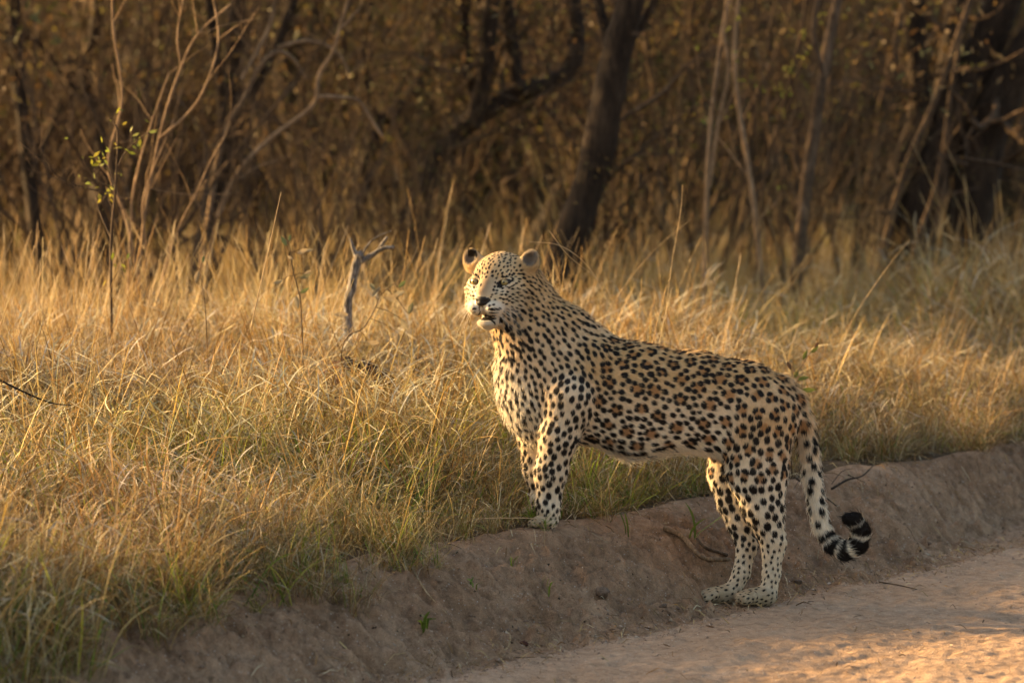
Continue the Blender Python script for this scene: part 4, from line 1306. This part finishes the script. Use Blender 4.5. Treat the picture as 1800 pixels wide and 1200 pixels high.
stems('leafy_sapling', [([(196, 560), (195, 430), (203, 330), (207, 240), (200, 215)], 3.0, 1.6, True), ([(204, 300), (225, 262), (262, 232)], 1.6, 1.0, False), ([(196, 420), (176, 375), (168, 345)], 1.6, 1, False),
                        ([(200, 340), (185, 325), (160, 312)], 1.3, 0.9, False), ([(199, 330), (188, 292)], 1.2, .8, False)], 17.5, bark_mid,
      'small sapling with yellow-green leaves near the left edge', seed=29, leafy=3, size=0.017, twigs=2, twl=0.15, lsp=0.03)
stems('bare_twig', [([(195, 340), (120, 322), (80, 290), (30, 245)], 1.5, .9, False), ([(120, 322), (60, 300)], 1.1, .7, False), ([(95, 305), (70, 260)], 1.1, .7, False)], 17.6, bark_mid,
      'thin bare twig reaching left from the leafy sapling', 'twig', seed=30, twigs=2, twl=0.2)

# ---- shrubs and young trees that fill the wood behind
def bush_mesh(seed, h, nst, dep, leafn, pal, size, bare=False):
    rg = np.random.RandomState(seed)
    w = Wood(); tips = []
    for i in range(nst):
        a = rg.rand() * 6.28
        grow(w, np.array([rg.normal(0, .12), rg.normal(0, .12), -0.1]), np.array([math.cos(a) * 0.35, math.sin(a) * 0.35, 1.0]), h * rg.uniform(0.55, 1.0), rg.uniform(0.009, 0.03) * h / 3, dep, rg, tips, 0.45, 6, 5, 0.05, 0.13, (3, 5))
    wm_ = w.mesh('stems', bark_mid if seed % 2 else bark_gold)
    fm = None
    if leafn:
        v, f, c = leaves(np.array(tips), leafn, 0.09, size, pal, rg)
        fm = mesh_np('foliage', v, f, leaf_mat, c)
    return wm_, fm
LAB = ['bare-stemmed brown', 'leafless many-stemmed', 'tall olive-leaved', 'low brown-leaved', 'dense olive-leaved', 'yellow-leaved']
def place_(x, y):
    px = 900 + x / y * FPX
    return ('at the far left' if px < 300 else 'left of the stump' if px < 600 else 'behind the stump' if px < 800 else 'behind the leopard head' if px < 1000 else 'behind the leopard back' if px < 1400 else 'right of the leopard tail' if px < 1600 else 'at the far right')
def depth_(y):
    return 'at the near edge of the dim wood' if y < 31.5 else 'further into the dim wood' if y < 38 else 'deep in the dim wood'
BUSH = [bush_mesh(50 + i, hh, ns, 2, lf, pl, sz) for i, (hh, ns, lf, pl, sz) in enumerate([
    (3.4, 9, 2, PAL_GOLD, .022), (2.8, 12, 0, PAL_BROWN, .03), (3.8, 7, 4, PAL_OLIVE, .026), (2.2, 10, 3, PAL_GOLD, .022), (3.0, 7, 6, PAL_OLIVE, .026), (3.6, 9, 1, PAL_YEL, .024)])]
gb = np.random.RandomState(33)
pl = []
for k in range(400):
    Y_ = gb.uniform(29.5, 46) if k % 4 else gb.uniform(27.5, 31)
    X_ = gb.uniform(-0.135 * Y_ - 0.8, 0.135 * Y_ + 0.8)
    if all((X_ - a) ** 2 + ((Y_ - b) * 0.7) ** 2 > 0.52 for a, b in pl):
        pl.append((X_, Y_))
    if len(pl) >= 75: break
for k, (X_, Y_) in enumerate(pl):
    bi = gb.randint(len(BUSH)) if Y_ > 29 else gb.choice([0, 1, 3, 5, 1])
    wm_, fm = BUSH[bi]
    t = empty('shrub', (X_, Y_, float(H(X_, Y_))), label='%s shrub %s, %s' % (LAB[bi], depth_(Y_), place_(X_, Y_)), category='shrub', group='shrubs in the dim wood behind')
    s_ = gb.uniform(0.75, 1.25)
    t.scale = (s_, s_, s_); t.rotation_euler = (0, 0, gb.rand() * 6.28)
    link('stems', wm_, t)
    if fm: link('foliage', fm, t)
for (X_, Y_, bi, s_, lab) in ((-1.75, 22.6, 1, 0.62, 'bare twiggy shrub in front of the thicket tree'), (-2.3, 23.6, 1, 0.7, 'bare twiggy shrub beside the slender tree at the left'), (-1.2, 23.0, 1, 0.5, 'bare twiggy shrub below the hooped vine'),
                             (-0.75, 24.2, 1, 0.4, 'bare twiggy shrub in front of the leaning tree'), (0.35, 24.6, 3, 0.6, 'low twiggy shrub left of the rough-barked tree'), (0.92, 26.6, 4, 0.62, 'low green bush right of the rough-barked tree'),
                             (1.55, 24.6, 0, 0.55, 'golden twiggy shrub left of the straight tree'), (2.0, 25.4, 0, 0.5, 'golden twiggy shrub right of the straight tree'), (-0.6, 25.6, 4, 0.5, 'dusty green bush under the vines')):
    wm_, fm = BUSH[bi]
    t = empty('shrub', (X_, Y_, float(H(X_, Y_))), label=lab, category='shrub')
    t.scale = (s_, s_, s_); t.rotation_euler = (0, 0, gb.rand() * 6.28)
    link('stems', wm_, t)
    if fm: link('foliage', fm, t)
print('shrubs', len(pl))
# trees of the dim wood, each a trunk with a leafy crown
def wood_tree(seed, nl=12):
    rg = np.random.RandomState(seed)
    w = Wood(); tips = []
    lean = rg.normal(0, 0.16, 2)
    P = [np.array([0, 0, -0.2])]
    for k in range(6):
        P.append(P[-1] + np.array([lean[0] + rg.normal(0, .1), lean[1] + rg.normal(0, .1), 0.62]))
    Q = catmull(P, 3); rad = np.linspace(0.14, 0.075, len(Q)); rad[:2] *= 1.3
    w.add(Q, rad, 9, 0.15, seed)
    for _ in range(5):
        k = rg.randint(6, len(Q)); grow(w, Q[k], rg.normal(0, 1, 3) * np.array([1, 1, .2]) + np.array([0, 0, .55]), rg.uniform(1.2, 2.3), rad[k] * 0.55, 2, rg, tips, 0.5, 6, 6, 0.0, 0.15, (3, 5))
    grow(w, Q[-1], np.array([0, 0, 1.]), 1.6, 0.07, 2, rg, tips, 0.6, 6, 6, 0.0, 0.15, (3, 5))
    v, f, c = leaves(np.array(tips), nl, 0.24, 0.036 if nl < 20 else 0.05, PAL_OLIVE if seed % 3 == 0 else PAL_GOLD, rg)
    return w.mesh('trunk', bark_dark), mesh_np('crown', v, f, leaf_mat, c)
WT_ = [wood_tree(70 + i) for i in range(5)]
SHADE_TREES = [wood_tree(80 + i, 40) for i in range(2)]  # crowns thickened to block the low sun
tl = []
for k in range(900):
    Y_ = gb.uniform(32, 56); X_ = gb.uniform(-0.14 * Y_ - 2.2, 0.14 * Y_ + 3)
    if X_ > 1.6 and Y_ < 41: continue
    if all((X_ - a) ** 2 + (Y_ - b) ** 2 > 2.6 for a, b in tl): tl.append((X_, Y_))
    if len(tl) >= 60: break
for (X_, Y_) in tl:
    ti_ = gb.randint(5); a, b = WT_[ti_]
    t = empty('tree', (X_, Y_, float(H(X_, Y_))), label='dark %s tree %s, %s' % ('brown-crowned' if (70 + ti_) % 3 else 'olive-crowned', depth_(Y_), place_(X_, Y_)), category='tree', group='trees in the dim wood behind')
    s_ = gb.uniform(0.8, 1.3); t.scale = (s_, s_, s_ * 1.05); t.rotation_euler = (0, 0, gb.rand() * 6.28)
    link('trunk', a, t); link('crown', b, t)

# unseen trees added on the left to shade the trunks and lower-left grass
for (X_, Y_, s_) in ((-6.6, 27.0, 1.0), (-7.9, 27.6, 1.1), (-7.4, 29.0, 1.05), (-8.2, 15.9, 0.7)):
    a, b = SHADE_TREES[gb.randint(2)]
    t = empty('tree', (X_, Y_, float(H(X_, Y_))), label='added dark shade tree beyond the left edge of the photo, breaking up the low sun', category='tree', group='added shade trees beyond the left edge')
    t.scale = (s_, s_, s_); t.rotation_euler = (0, 0, gb.rand() * 6.28)
    link('trunk', a, t); link('crown', b, t)

# the far wood that reads as one mass
cw = bpy.data.collections.new('wood_bits')
for i, (a, b) in enumerate([BUSH[0], BUSH[2], BUSH[4], WT_[1], WT_[3]]):
    va = []
    me = a.copy(); 
    o = bpy.data.objects.new('wood_bit_%d' % i, me)
    # join wood and leaves into one mesh
    def arr(m):
        v = np.zeros(len(m.vertices) * 3, np.float32); m.vertices.foreach_get('co', v)
        li = np.zeros(len(m.loops), np.int32); m.loops.foreach_get('vertex_index', li)
        lt = np.zeros(len(m.polygons), np.int32); m.polygons.foreach_get('loop_total', lt)
        return v.reshape(-1, 3), li, lt
    v, li, lt = arr(a); st = np.concatenate([[0], np.cumsum(lt)[:-1]])
    q = lt == 4
    Fq = np.stack([li[st[q] + j] for j in range(4)], 1); Ft = np.stack([li[st[~q] + j] for j in range(3)], 1)
    col = np.ones((len(v), 3)) * np.array([0.08, 0.055, 0.035])
    if b is not None:
        v2, li2, _ = arr(b); c2 = np.zeros(len(v2) * 4, np.float32); b.color_attributes['col'].data.foreach_get('color', c2)
        Fq = np.vstack([Fq, li2.reshape(-1, 4) + len(v)]); v = np.vstack([v, v2]); col = np.vstack([col, c2.reshape(-1, 4)[:, :3]])
    o.data = mesh_np('wood_bit', v, [Fq, Ft], leaf_mat, col)
    cw.objects.link(o)
n = 1500
Yw = gb.uniform(46, 110, n); Xw = gb.uniform(-1, 1, n) * (0.16 * Yw + 9)
gn_instances('woodland', cw, np.stack([Xw, Yw, H(Xw, Yw)], 1), gb.rand(n) * 6.28, gb.uniform(0.9, 1.5, n), gb.randint(0, 5, n), np.ones((n, 3)))
# ------------------------------------------------------------------ single small things
rg = np.random.RandomState(99)
def ground_z(x, y): return float(H(x, y))
def ground_at(px, py):
    """where the line of sight through a pixel meets the ground"""
    lo, hi = 11.0, 40.0
    for Y_ in np.arange(11.0, 40.0, 0.05):
        p = at(px, py, Y_)
        if p[2] <= ground_z(p[0], p[1]):
            return np.array([p[0], p[1], ground_z(p[0], p[1])])
    return at(px, py, 20)

# dead forked stump standing in the grass
def px_path(path, Y): return np.array([at(a, b, Y) for a, b in path])
YS_ = 17.6
w = Wood()
foot = at(606, 560, YS_); gz = ground_z(foot[0], foot[1])
base_pts = np.vstack([[foot[0] + 0.02, foot[1], gz - 0.05], px_path([(610, 560), (618, 505), (628, 462), (632, 448)], YS_)])
Q = catmull(base_pts, 6); w.add(Q, np.linspace(0.020, 0.018, len(Q)) * (1 + 0.25 * np.exp(-((np.arange(len(Q)) - len(Q) + 3) / 2.5) ** 2)), 12, 0.25, 3)
org = np.array([foot[0], foot[1], gz])
stump = empty('dead_stump', org, label='grey weathered dead stump with a forked top, poking out of the dry grass', category='stump')
link('trunk', w.mesh('trunk', bark_grey, org), stump)
for path, r0, r1, dy in (([(630, 458), (622, 440), (616, 420)], 0.013, 0.005, 0.0), ([(632, 462), (655, 447), (674, 436), (692, 434)], 0.012, 0.007, -0.03), ([(664, 442), (672, 428), (680, 417)], 0.009, 0.006, -0.02), ([(634, 455), (645, 432), (662, 417), (687, 406)], 0.0045, 0.002, 0.03)):
    w = Wood(); P = px_path(path, YS_); P[:, 1] += np.linspace(0, dy, len(P)); Q = catmull(P, 6)
    w.add(Q, np.linspace(r0, r1, len(Q)), 8, 0.2, 5)
    link('fork', w.mesh('fork', bark_grey, org), stump)

# reddish hollow earth mound beside the stump
def lump(name, r, seed, mat, squash=(1, 1, 0.6), rough=0.35, nu=16, nv=10):
    th_ = np.linspace(0, math.pi, nv); ph_ = np.linspace(0, 2 * math.pi, nu, endpoint=False)
    V = np.array([[0, 0, 1.0]] + [[math.sin(a) * math.cos(b), math.sin(a) * math.sin(b), math.cos(a)] for a in th_[1:-1] for b in ph_] + [[0, 0, -1.0]])
    q = V + seed * 3.1
    V = V * (1 + rough * 1.6 * noise3(q, 0.8, seed) + rough * 0.8 * noise3(q, 0.35, seed + 1))[:, None] * np.array(squash) * r
    Fq = [[1 + i * nu + j, 1 + (i + 1) * nu + j, 1 + (i + 1) * nu + (j + 1) % nu, 1 + i * nu + (j + 1) % nu] for i in range(nv - 3) for j in range(nu)]
    Ft = [[0, 1 + j, 1 + (j + 1) % nu] for j in range(nu)] + [[len(V) - 1, 1 + (nv - 3) * nu + (j + 1) % nu, 1 + (nv - 3) * nu + j] for j in range(nu)]
    return mesh_np(name, V, [np.array(Fq), np.array(Ft)], mat, smooth=True)
red_mat = dirt_mat('red_earth', (0.035, 0.016, 0.009), (0.06, 0.028, 0.016), (0.09, 0.045, 0.026), 1.5)
p = at(622, 612, 16.9)
o = link('earth_mound', lump('earth_mound', 0.15, 4, red_mat, (1.0, 0.8, 1.1), 0.5, 28, 18), None, (p[0], p[1], ground_z(p[0], p[1]) + 0.23))
tag(o, 'small dark reddish earth mound half hidden in the grass below the stump', 'mound')

# dry leafy plant left of the stump, and others
def leafy_plant(name, path, Y, r, lv, label, cat, pal, size, seed, mat=bark_mid, curl=True):
    w = Wood(); rg_ = np.random.RandomState(seed)
    P = px_path(path, Y); gz_ = ground_z(P[0][0], P[0][1])
    P = np.vstack([[P[0][0] + 0.02, P[0][1], gz_ - 0.03], P]); Q = catmull(P, 5)
    w.add(Q, np.linspace(r, r * 0.5, len(Q)), 6)
    org = np.array([P[0][0], P[0][1], gz_])
    V = []; F = []; C = []; o_ = 0
    for (lx, ly, ang, L) in lv:
        q = at(lx, ly, Y + rg_.uniform(-.03, .03)); k = np.argmin(((Q - q) ** 2).sum(1))
        w.add(np.array([Q[k], (Q[k] + q) / 2 + [0, 0, 0.008], q]), np.array([r * .5, r * .4, r * .3]), 4)
        a = math.radians(ang); d = np.array([math.cos(a), rg_.uniform(-.4, .4), math.sin(a)]); d /= np.linalg.norm(d)
        s_ = np.cross(d, [0, 1, 0.3 * rg_.normal()]); s_ /= np.linalg.norm(s_)
        nn = np.cross(d, s_); c = pal[rg_.randint(len(pal))]
        n_ = 6
        for i in range(n_ + 1):
            t_ = i / n_; wd = math.sin(math.pi * min(1, t_ * 0.93 + 0.05)) * 0.20 * L
            cen = q + d * L * t_ - nn * (0.25 * L * t_ * t_) * (1 if curl else 0.2)
            for k_, e in enumerate((-1, 0, 1)):
                V.append(cen + s_ * wd * e + nn * abs(e) * wd * 0.5); C.append(c * rg_.uniform(.85, 1.15))
        for i in range(n_):
            for k_ in range(2):
                b = o_ + i * 3 + k_; F.append([b, b + 1, b + 4, b + 3])
        o_ += (n_ + 1) * 3
    t = empty(name, org, label=label, category=cat)
    link('stem', w.mesh('stem', mat, org), t)
    link('foliage', mesh_np('foliage', np.array(V) - org, np.array(F), leaf_mat, np.array(C)), t)
    return t
PALG = np.array([[0.22, 0.19, 0.13], [0.15, 0.14, 0.08], [0.10, 0.12, 0.05], [0.28, 0.22, 0.14]])
leafy_plant('dry_plant', [(530, 560), (524, 510), (514, 470), (512, 445), (506, 425)], 16.6, 0.0030,
            [(504, 432, 120, .045), (508, 425, 80, .03), (522, 445, 20, .045), (535, 441, 10, .035), (497, 492, 200, .04), (527, 488, 15, .045), (535, 482, 30, .03), (520, 520, -80, .05), (528, 515, 30, .04), (516, 455, 160, .03)],
            'dry plant with curled grey-green leaves standing left of the dead stump', 'plant', PALG, .03, 1)
leafy_plant('dry_plant', [(600, 620), (640, 575), (660, 540), (668, 520), (690, 500)], 16.6, 0.0028,
            [(655, 522, 60, .05), (675, 524, 10, .06), (690, 520, 20, .05), (612, 553, 175, .055), (660, 510, 130, .04), (705, 560, -60, .06), (700, 585, -100, .05), (718, 552, 70, .05), (645, 600, -10, .05), (700, 505, 40, .04)],
            'straggly plant with grey-green leaves drooping over the earth mound', 'plant', PALG, .03, 2)
leafy_plant('dry_plant', [(1385, 700), (1392, 670), (1400, 655), (1412, 640)], 16.6, 0.0028,
            [(1395, 665, 60, .04), (1402, 668, 20, .045), (1410, 685, 0, .05), (1390, 650, 110, .04), (1425, 620, 40, .04), (1412, 632, 70, .04), (1432, 612, 60, .03), (1380, 672, 150, .035)],
            'dark green leafy plant with brown seed heads right behind the leopard rump', 'plant', np.array([[.05, .075, .02], [.10, .12, .03], [.09, .05, .025]]), .03, 3)
leafy_plant('dry_plant', [(362, 560), (355, 500), (352, 470)], 16.5, 0.0022, [(350, 475, 250, .05), (356, 462, 80, .03)], 'thin stem with one shrivelled grey leaf in the grass far left of the stump', 'plant', PALG, .03, 4)

# tall bare stalks that stand out
def long_stalk(path, Y, r, label, mat=None, cat='grass stalk', name='grass_stalk'):
    P = px_path(path, Y); Q = catmull(P, 6); w = Wood()
    w.add(Q, np.linspace(r, r * 0.45, len(Q)), 5)
    o = link(name, w.mesh(name, mat or straw), None)
    return tag(o, label, cat)
straw = bark('straw', (0.36, 0.25, 0.13), (0.48, 0.35, 0.20), (0.58, 0.45, 0.28), 2)
long_stalk([(440, 580), (458, 500), (474, 430), (494, 338)], 15.2, 0.0022, 'long straight pale grass stalk leaning right, left of the dead stump')
long_stalk([(515, 700), (560, 640), (610, 585), (668, 528)], 15.2, 0.0016, 'pale stalk lying diagonally in front of the earth mound')
long_stalk([(520, 690), (560, 600), (600, 510), (606, 490)], 15.3, 0.0014, 'thin straw stalk leaning towards the stump from the left')
long_stalk([(1170, 560), (1180, 470), (1196, 375), (1200, 325)], 17.2, 0.0016, 'tall thin stalk with an open seed tip rising above the leopard back')
long_stalk([(965, 405), (1000, 450), (1060, 500), (1090, 560)], 16.4, 0.0014, 'fine stalk arching right behind the leopard neck')
long_stalk([(930, 425), (985, 432), (1035, 470), (1075, 540)], 16.3, 0.0014, 'arched straw stalk springing from behind the right ear')
long_stalk([(1060, 560), (1100, 500), (1150, 440), (1215, 385)], 17.0, 0.0014, 'straw stalk slanting up to the right over the leopard shoulders')
long_stalk([(1470, 640), (1500, 560), (1560, 470), (1600, 420)], 18.0, 0.0016, 'long slanting stalk right of the leopard rump')
long_stalk([(40, 820), (75, 790), (112, 795), (135, 815)], 13.6, 0.003, 'pale broad bent grass blade near the left edge')
long_stalk([(240, 915), (262, 888), (290, 866), (328, 872)], 13.3, 0.003, 'pale looped grass blade low on the left')
long_stalk([(0, 668), (45, 690), (90, 708), (125, 712)], 14.2, 0.004, 'dark dead stick lying in the grass at the left edge', bark_dark, 'stick', 'dead_stick')
# blade bent over the front paw
P = np.vstack([px_path([(850, 905), (880, 906), (920, 908), (950, 905)], 14.72)])
long_stalk([(790, 925), (840, 912), (900, 910), (945, 912), (956, 925), (957, 958)], 14.66, 0.0022, 'dry grass stem bent over in front of the leopard front paws')

# branches and twigs lying on the bank
def lying(path, r0, r1, label, mat, name='fallen_branch', cat='branch', lift=0.008, twigs=()):
    P = np.array([ground_at(a, b) for a, b in path]); P[:, 2] += lift
    w = Wood(); Q = catmull(P, 6)
    w.add(Q, np.linspace(r0, r1, len(Q)), 8, 0.2, 7)
    for tw in twigs:
        T_ = np.array([ground_at(a, b) for a, b in tw]); T_[:, 2] += lift + 0.02
        w.add(catmull(T_, 4), np.linspace(r1, r1 * 0.4, (len(T_) - 1) * 4 + 1), 5)
    o = link(name, w.mesh(name, mat), None)
    return tag(o, label, cat)
lying([(1168, 940), (1200, 968), (1235, 990), (1282, 1010)], 0.011, 0.007, 'grey-brown fallen branch lying down the bank behind the hind feet', bark_pale, lift=0.014)
lying([(1278, 995), (1240, 982), (1225, 972)], 0.006, 0.004, 'short stick crossing the fallen branch behind the hind feet', bark_mid, 'fallen_stick', 'stick', 0.012)
lying([(724, 1005), (745, 1040), (762, 1062), (785, 1085)], 0.003, 0.0015, 'long pale straw lying down the middle of the bank', straw, 'straw', 'straw')
lying([(890, 1115), (897, 1130), (893, 1145), (886, 1157)], 0.003, 0.002, 'pale bent straw at the foot of the bank', straw, 'straw', 'straw')
lying([(905, 1160), (970, 1162)], 0.0015, 0.001, 'hair-thin dark twig lying on the road edge', bark_mid, 'twig', 'twig')
lying([(1545, 1028), (1580, 1032), (1612, 1040)], 0.003, 0.0015, 'thin brown twig lying on the sandy road', bark_mid, 'twig', 'twig', 0.006)
lying([(1462, 878), (1490, 872), (1515, 862), (1535, 840)], 0.005, 0.002, 'spreading dark dead twig on the bank right of the tail', bark_dark, 'dead_twig', 'twig', 0.04, [[(1462, 878), (1480, 855), (1500, 850)], [(1490, 872), (1520, 885)]])
lying([(1400, 858), (1440, 880), (1470, 905)], 0.004, 0.002, 'dark twig tangled at the bank foot behind the tail', bark_dark, 'dead_twig', 'twig', 0.03, [[(1410, 862), (1395, 890)]])

# clods, stones and leaves that show singly
def clod(px, py, r, label, mat, name='clod', cat='clod', seed=1, sq=(1.2, 0.9, 0.6)):
    p = ground_at(px, py)
    o = link(name, lump(name, r, seed, mat, sq, 0.45), None, (p[0], p[1], p[2] + r * 0.15))
    o.rotation_euler = (rg.uniform(-.2, .2), rg.uniform(-.2, .2), rg.rand() * 6)
    return tag(o, label, cat)
stone_mat = dirt_mat('stone', (0.10, 0.07, 0.05), (0.16, 0.115, 0.085), (0.22, 0.17, 0.13), 1.0)
dark_mat = dirt_mat('dark_clod', (0.06, 0.025, 0.02), (0.09, 0.04, 0.03), (0.12, 0.06, 0.045), 1.0)
clod(1057, 1045, 0.030, 'brown earth clod lying alone on the bank, left of the hind paws', stone_mat, seed=2)
clod(922, 1137, 0.014, 'dark red-brown pellet at the foot of the bank', dark_mat, 'pellet', 'pellet', 3, (1, 1, .85))
clod(1398, 1027, 0.020, 'dark clod on the road right behind the hind paws', stone_mat, seed=4)
clod(1060, 1158, 0.006, 'tiny brown clod on the road, below the hind paws', stone_mat, seed=5)
clod(1590, 990, 0.007, 'small dark clod alone on the far right of the road', stone_mat, seed=6)
clod(1165, 1072, 0.012, 'pale greyish pebble at the road edge left of the hind paws', stone_mat, 'pebble', 'pebble', 7)
def ground_leaf(px, py, L, col, label, seed):
    p = ground_at(px, py); r_ = np.random.RandomState(seed)
    n_ = 7; V = []; F = []
    a = r_.rand() * 6.28
    d = np.array([math.cos(a), math.sin(a) * 0.6, 0.15]); s_ = np.array([-math.sin(a), math.cos(a), 0.1])
    for i in range(n_ + 1):
        t_ = i / n_; wd = math.sin(math.pi * (0.04 + 0.92 * t_)) * 0.3 * L
        c = d * L * (t_ - 0.5) + np.array([0, 0, 0.008 + L * 0.35 * (t_ - .5) ** 2])
        for e in (-1, 0, 1): V.append(c + s_ * wd * e + np.array([0, 0, abs(e) * wd * 0.6]))
    for i in range(n_):
        for k_ in range(2):
            b = i * 3 + k_; F.append([b, b + 1, b + 4, b + 3])
    o = link('fallen_leaf', mesh_np('fallen_leaf', np.array(V), np.array(F), leaf_mat, np.tile(col, (len(V), 1))), None, p)
    return tag(o, label, 'leaf')
ground_leaf(1248, 1108, 0.035, (0.16, 0.09, 0.05), 'curled dead brown leaf on the road below the hind paws', 1)
ground_leaf(1140, 1114, 0.03, (0.13, 0.08, 0.05), 'flat dead leaf at the road edge, left of the curled one', 2)
ground_leaf(1430, 1052, 0.02, (0.13, 0.07, 0.04), 'small dead leaf on the road below the tail', 3)
ground_leaf(1075, 1118, 0.025, (0.13, 0.08, 0.05), 'thin dark leaf scrap on the road left of the other leaves', 4)
# green sprouts on the bank
def sprout(px, py, n_, h, label, seed, lean=0.7, wid=0.0035):
    p = ground_at(px, py)
    v, f, c = blades(n_, 0.015, h * 0.6, h, wid, lean, 0.5, GRN[[0, 2, 0]], seed, 6, 0.03)
    m_ = leaf_mat
    o = link('grass_sprout', mesh_np('grass_sprout', v, f, m_, c), None, p)
    return tag(o, label, 'grass sprout')
sprout(745, 1112, 5, 0.07, 'small bright green sprout low on the bank at centre', 1, 2.5, 0.006)
sprout(903, 1000, 6, 0.05, 'little green sprout in the middle of the bank, below the front paws', 2)
sprout(832, 1042, 6, 0.05, 'little green sprout on the bank left of the lone clod', 3)
sprout(958, 1042, 3, 0.05, 'two-bladed green sprout lying on the bank', 4, 1.5)
sprout(1100, 945, 4, 0.11, 'upright green blades at the bank top under the leopard belly', 5, 0.15, 0.004)
sprout(720, 965, 14, 0.13, 'bright yellow-green grass sprout at the bank lip left of the front paws', 6, 1.1, 0.004)
sprout(1215, 960, 4, 0.24, 'long green blade trailing down the bank in front of the fallen branch', 7, 0.9, 0.0035)
sprout(938, 924, 22, 0.14, 'dry and green blades growing over the front paws', 11, 0.9, 0.0022)
sprout(955, 934, 12, 0.08, 'short weeds at the lip right before the front paws', 12, 1.2, 0.002)
sprout(980, 912, 5, 0.03, 'tiny green weed right beside the front paw', 8, 1.0, 0.006)
sprout(1030, 880, 26, 0.34, 'lush green grass clump under the belly just behind the front legs', 9, 0.35, 0.0032)
sprout(1075, 880, 16, 0.30, 'second green grass clump under the belly, nearer the middle', 10, 0.5, 0.0030)

# stray crumbs of earth, straw and leaf along the foot of the bank and over the road
lr = np.random.RandomState(5)
n = 12000
u_ = lr.uniform(-3.0, 6.5, n); s_ = np.where(lr.rand(n) < 0.55, -0.66 + lr.normal(0, 0.10, n), lr.uniform(-2.4, 0.1, n))
x_ = P0[0] + s_ * ND[0] + u_ * UD[0]; y_ = P0[1] + s_ * ND[1] + u_ * UD[1]; z_ = H_su(s_, u_)
crumb = []; Vs = []; Fs = []; Cs = []
r0 = lr.gamma(1.7, 0.0014, n) + 0.001
tet = np.array([[1, 0, -.4], [-.5, .9, -.4], [-.5, -.9, -.4], [0.1, 0, .5]])
rotm = lr.normal(0, 1, (n, 3, 3)) * 0.35 + np.eye(3)
big_ = (lr.rand(n) < 0.07) & (s_ > -0.95)
r0 = np.where(big_ & ~((np.abs(u_ - 0.43) < 0.25) & (np.abs(s_ + 0.585) < 0.16)), lr.uniform(0.005, 0.013, n), r0)
V = np.einsum('nij,kj->nki', rotm, tet) * r0[:, None, None] + np.stack([x_, y_, z_], 1)[:, None, :]
F = np.array([[0, 1, 3], [1, 2, 3], [2, 0, 3], [0, 2, 1]])[None] + (np.arange(n) * 4)[:, None, None]
cc = np.where(lr.rand(n)[:, None] < 0.25, np.array([0.44, 0.33, 0.24]), np.array([0.24, 0.15, 0.10])) * lr.uniform(0.6, 1.3, (n, 1))
grit_m = NT('grit'); ca_ = grit_m.n('ShaderNodeAttribute', attribute_name='col')
grit_mat = grit_m.surf(grit_m.n('ShaderNodeBsdfPrincipled', ins={'Base Color': ca_.outputs['Color'], 'Roughness': 0.9}).outputs[0])
tag(link('grit', mesh_np('grit', V.reshape(-1, 3), F.reshape(-1, 3), grit_mat, np.repeat(cc, 4, 0))), kind='stuff')
# straw litter
n = 3800
u_ = lr.uniform(-3.0, 6.5, n); q = lr.rand(n)
s_ = np.where(q < 0.55, -0.63 + lr.normal(0, 0.08, n), np.where(q < 0.85, lr.normal(0.0, 0.10, n), lr.uniform(-2.0, 0.0, n)))
x_ = P0[0] + s_ * ND[0] + u_ * UD[0]; y_ = P0[1] + s_ * ND[1] + u_ * UD[1]
a = lr.rand(n) * 6.28; L = lr.gamma(2.2, 0.014, n) * np.where(s_ > -0.3, 1.5, 1) + 0.008
x2 = x_ + np.cos(a) * L; y2 = y_ + np.sin(a) * L
A_ = np.stack([x_, y_, H(x_, y_) + 0.003], 1); B_ = np.stack([x2, y2, H(x2, y2) + 0.004 + 0.01 * lr.rand(n)], 1)
M_ = (A_ + B_) / 2 + np.stack([0 * a, 0 * a, 0.004 + 0.2 * L * lr.rand(n)], 1)
sd = np.stack([-np.sin(a), np.cos(a), 0.5 * lr.normal(0, 1, n)], 1) * lr.uniform(0.0007, 0.0016, n)[:, None]
V = np.stack([A_ - sd, A_ + sd, M_ - sd, M_ + sd, B_ - sd * .4, B_ + sd * .4], 1).reshape(-1, 3)
F = (np.array([[0, 1, 3, 2], [2, 3, 5, 4]])[None] + (np.arange(n) * 6)[:, None, None]).reshape(-1, 4)
cc = DRY[lr.randint(0, len(DRY), n)] * lr.uniform(0.35, 1.05, (n, 1))
tag(link('straw_litter', mesh_np('straw_litter', V, F, grit_mat, np.repeat(cc, 6, 0))), kind='stuff')
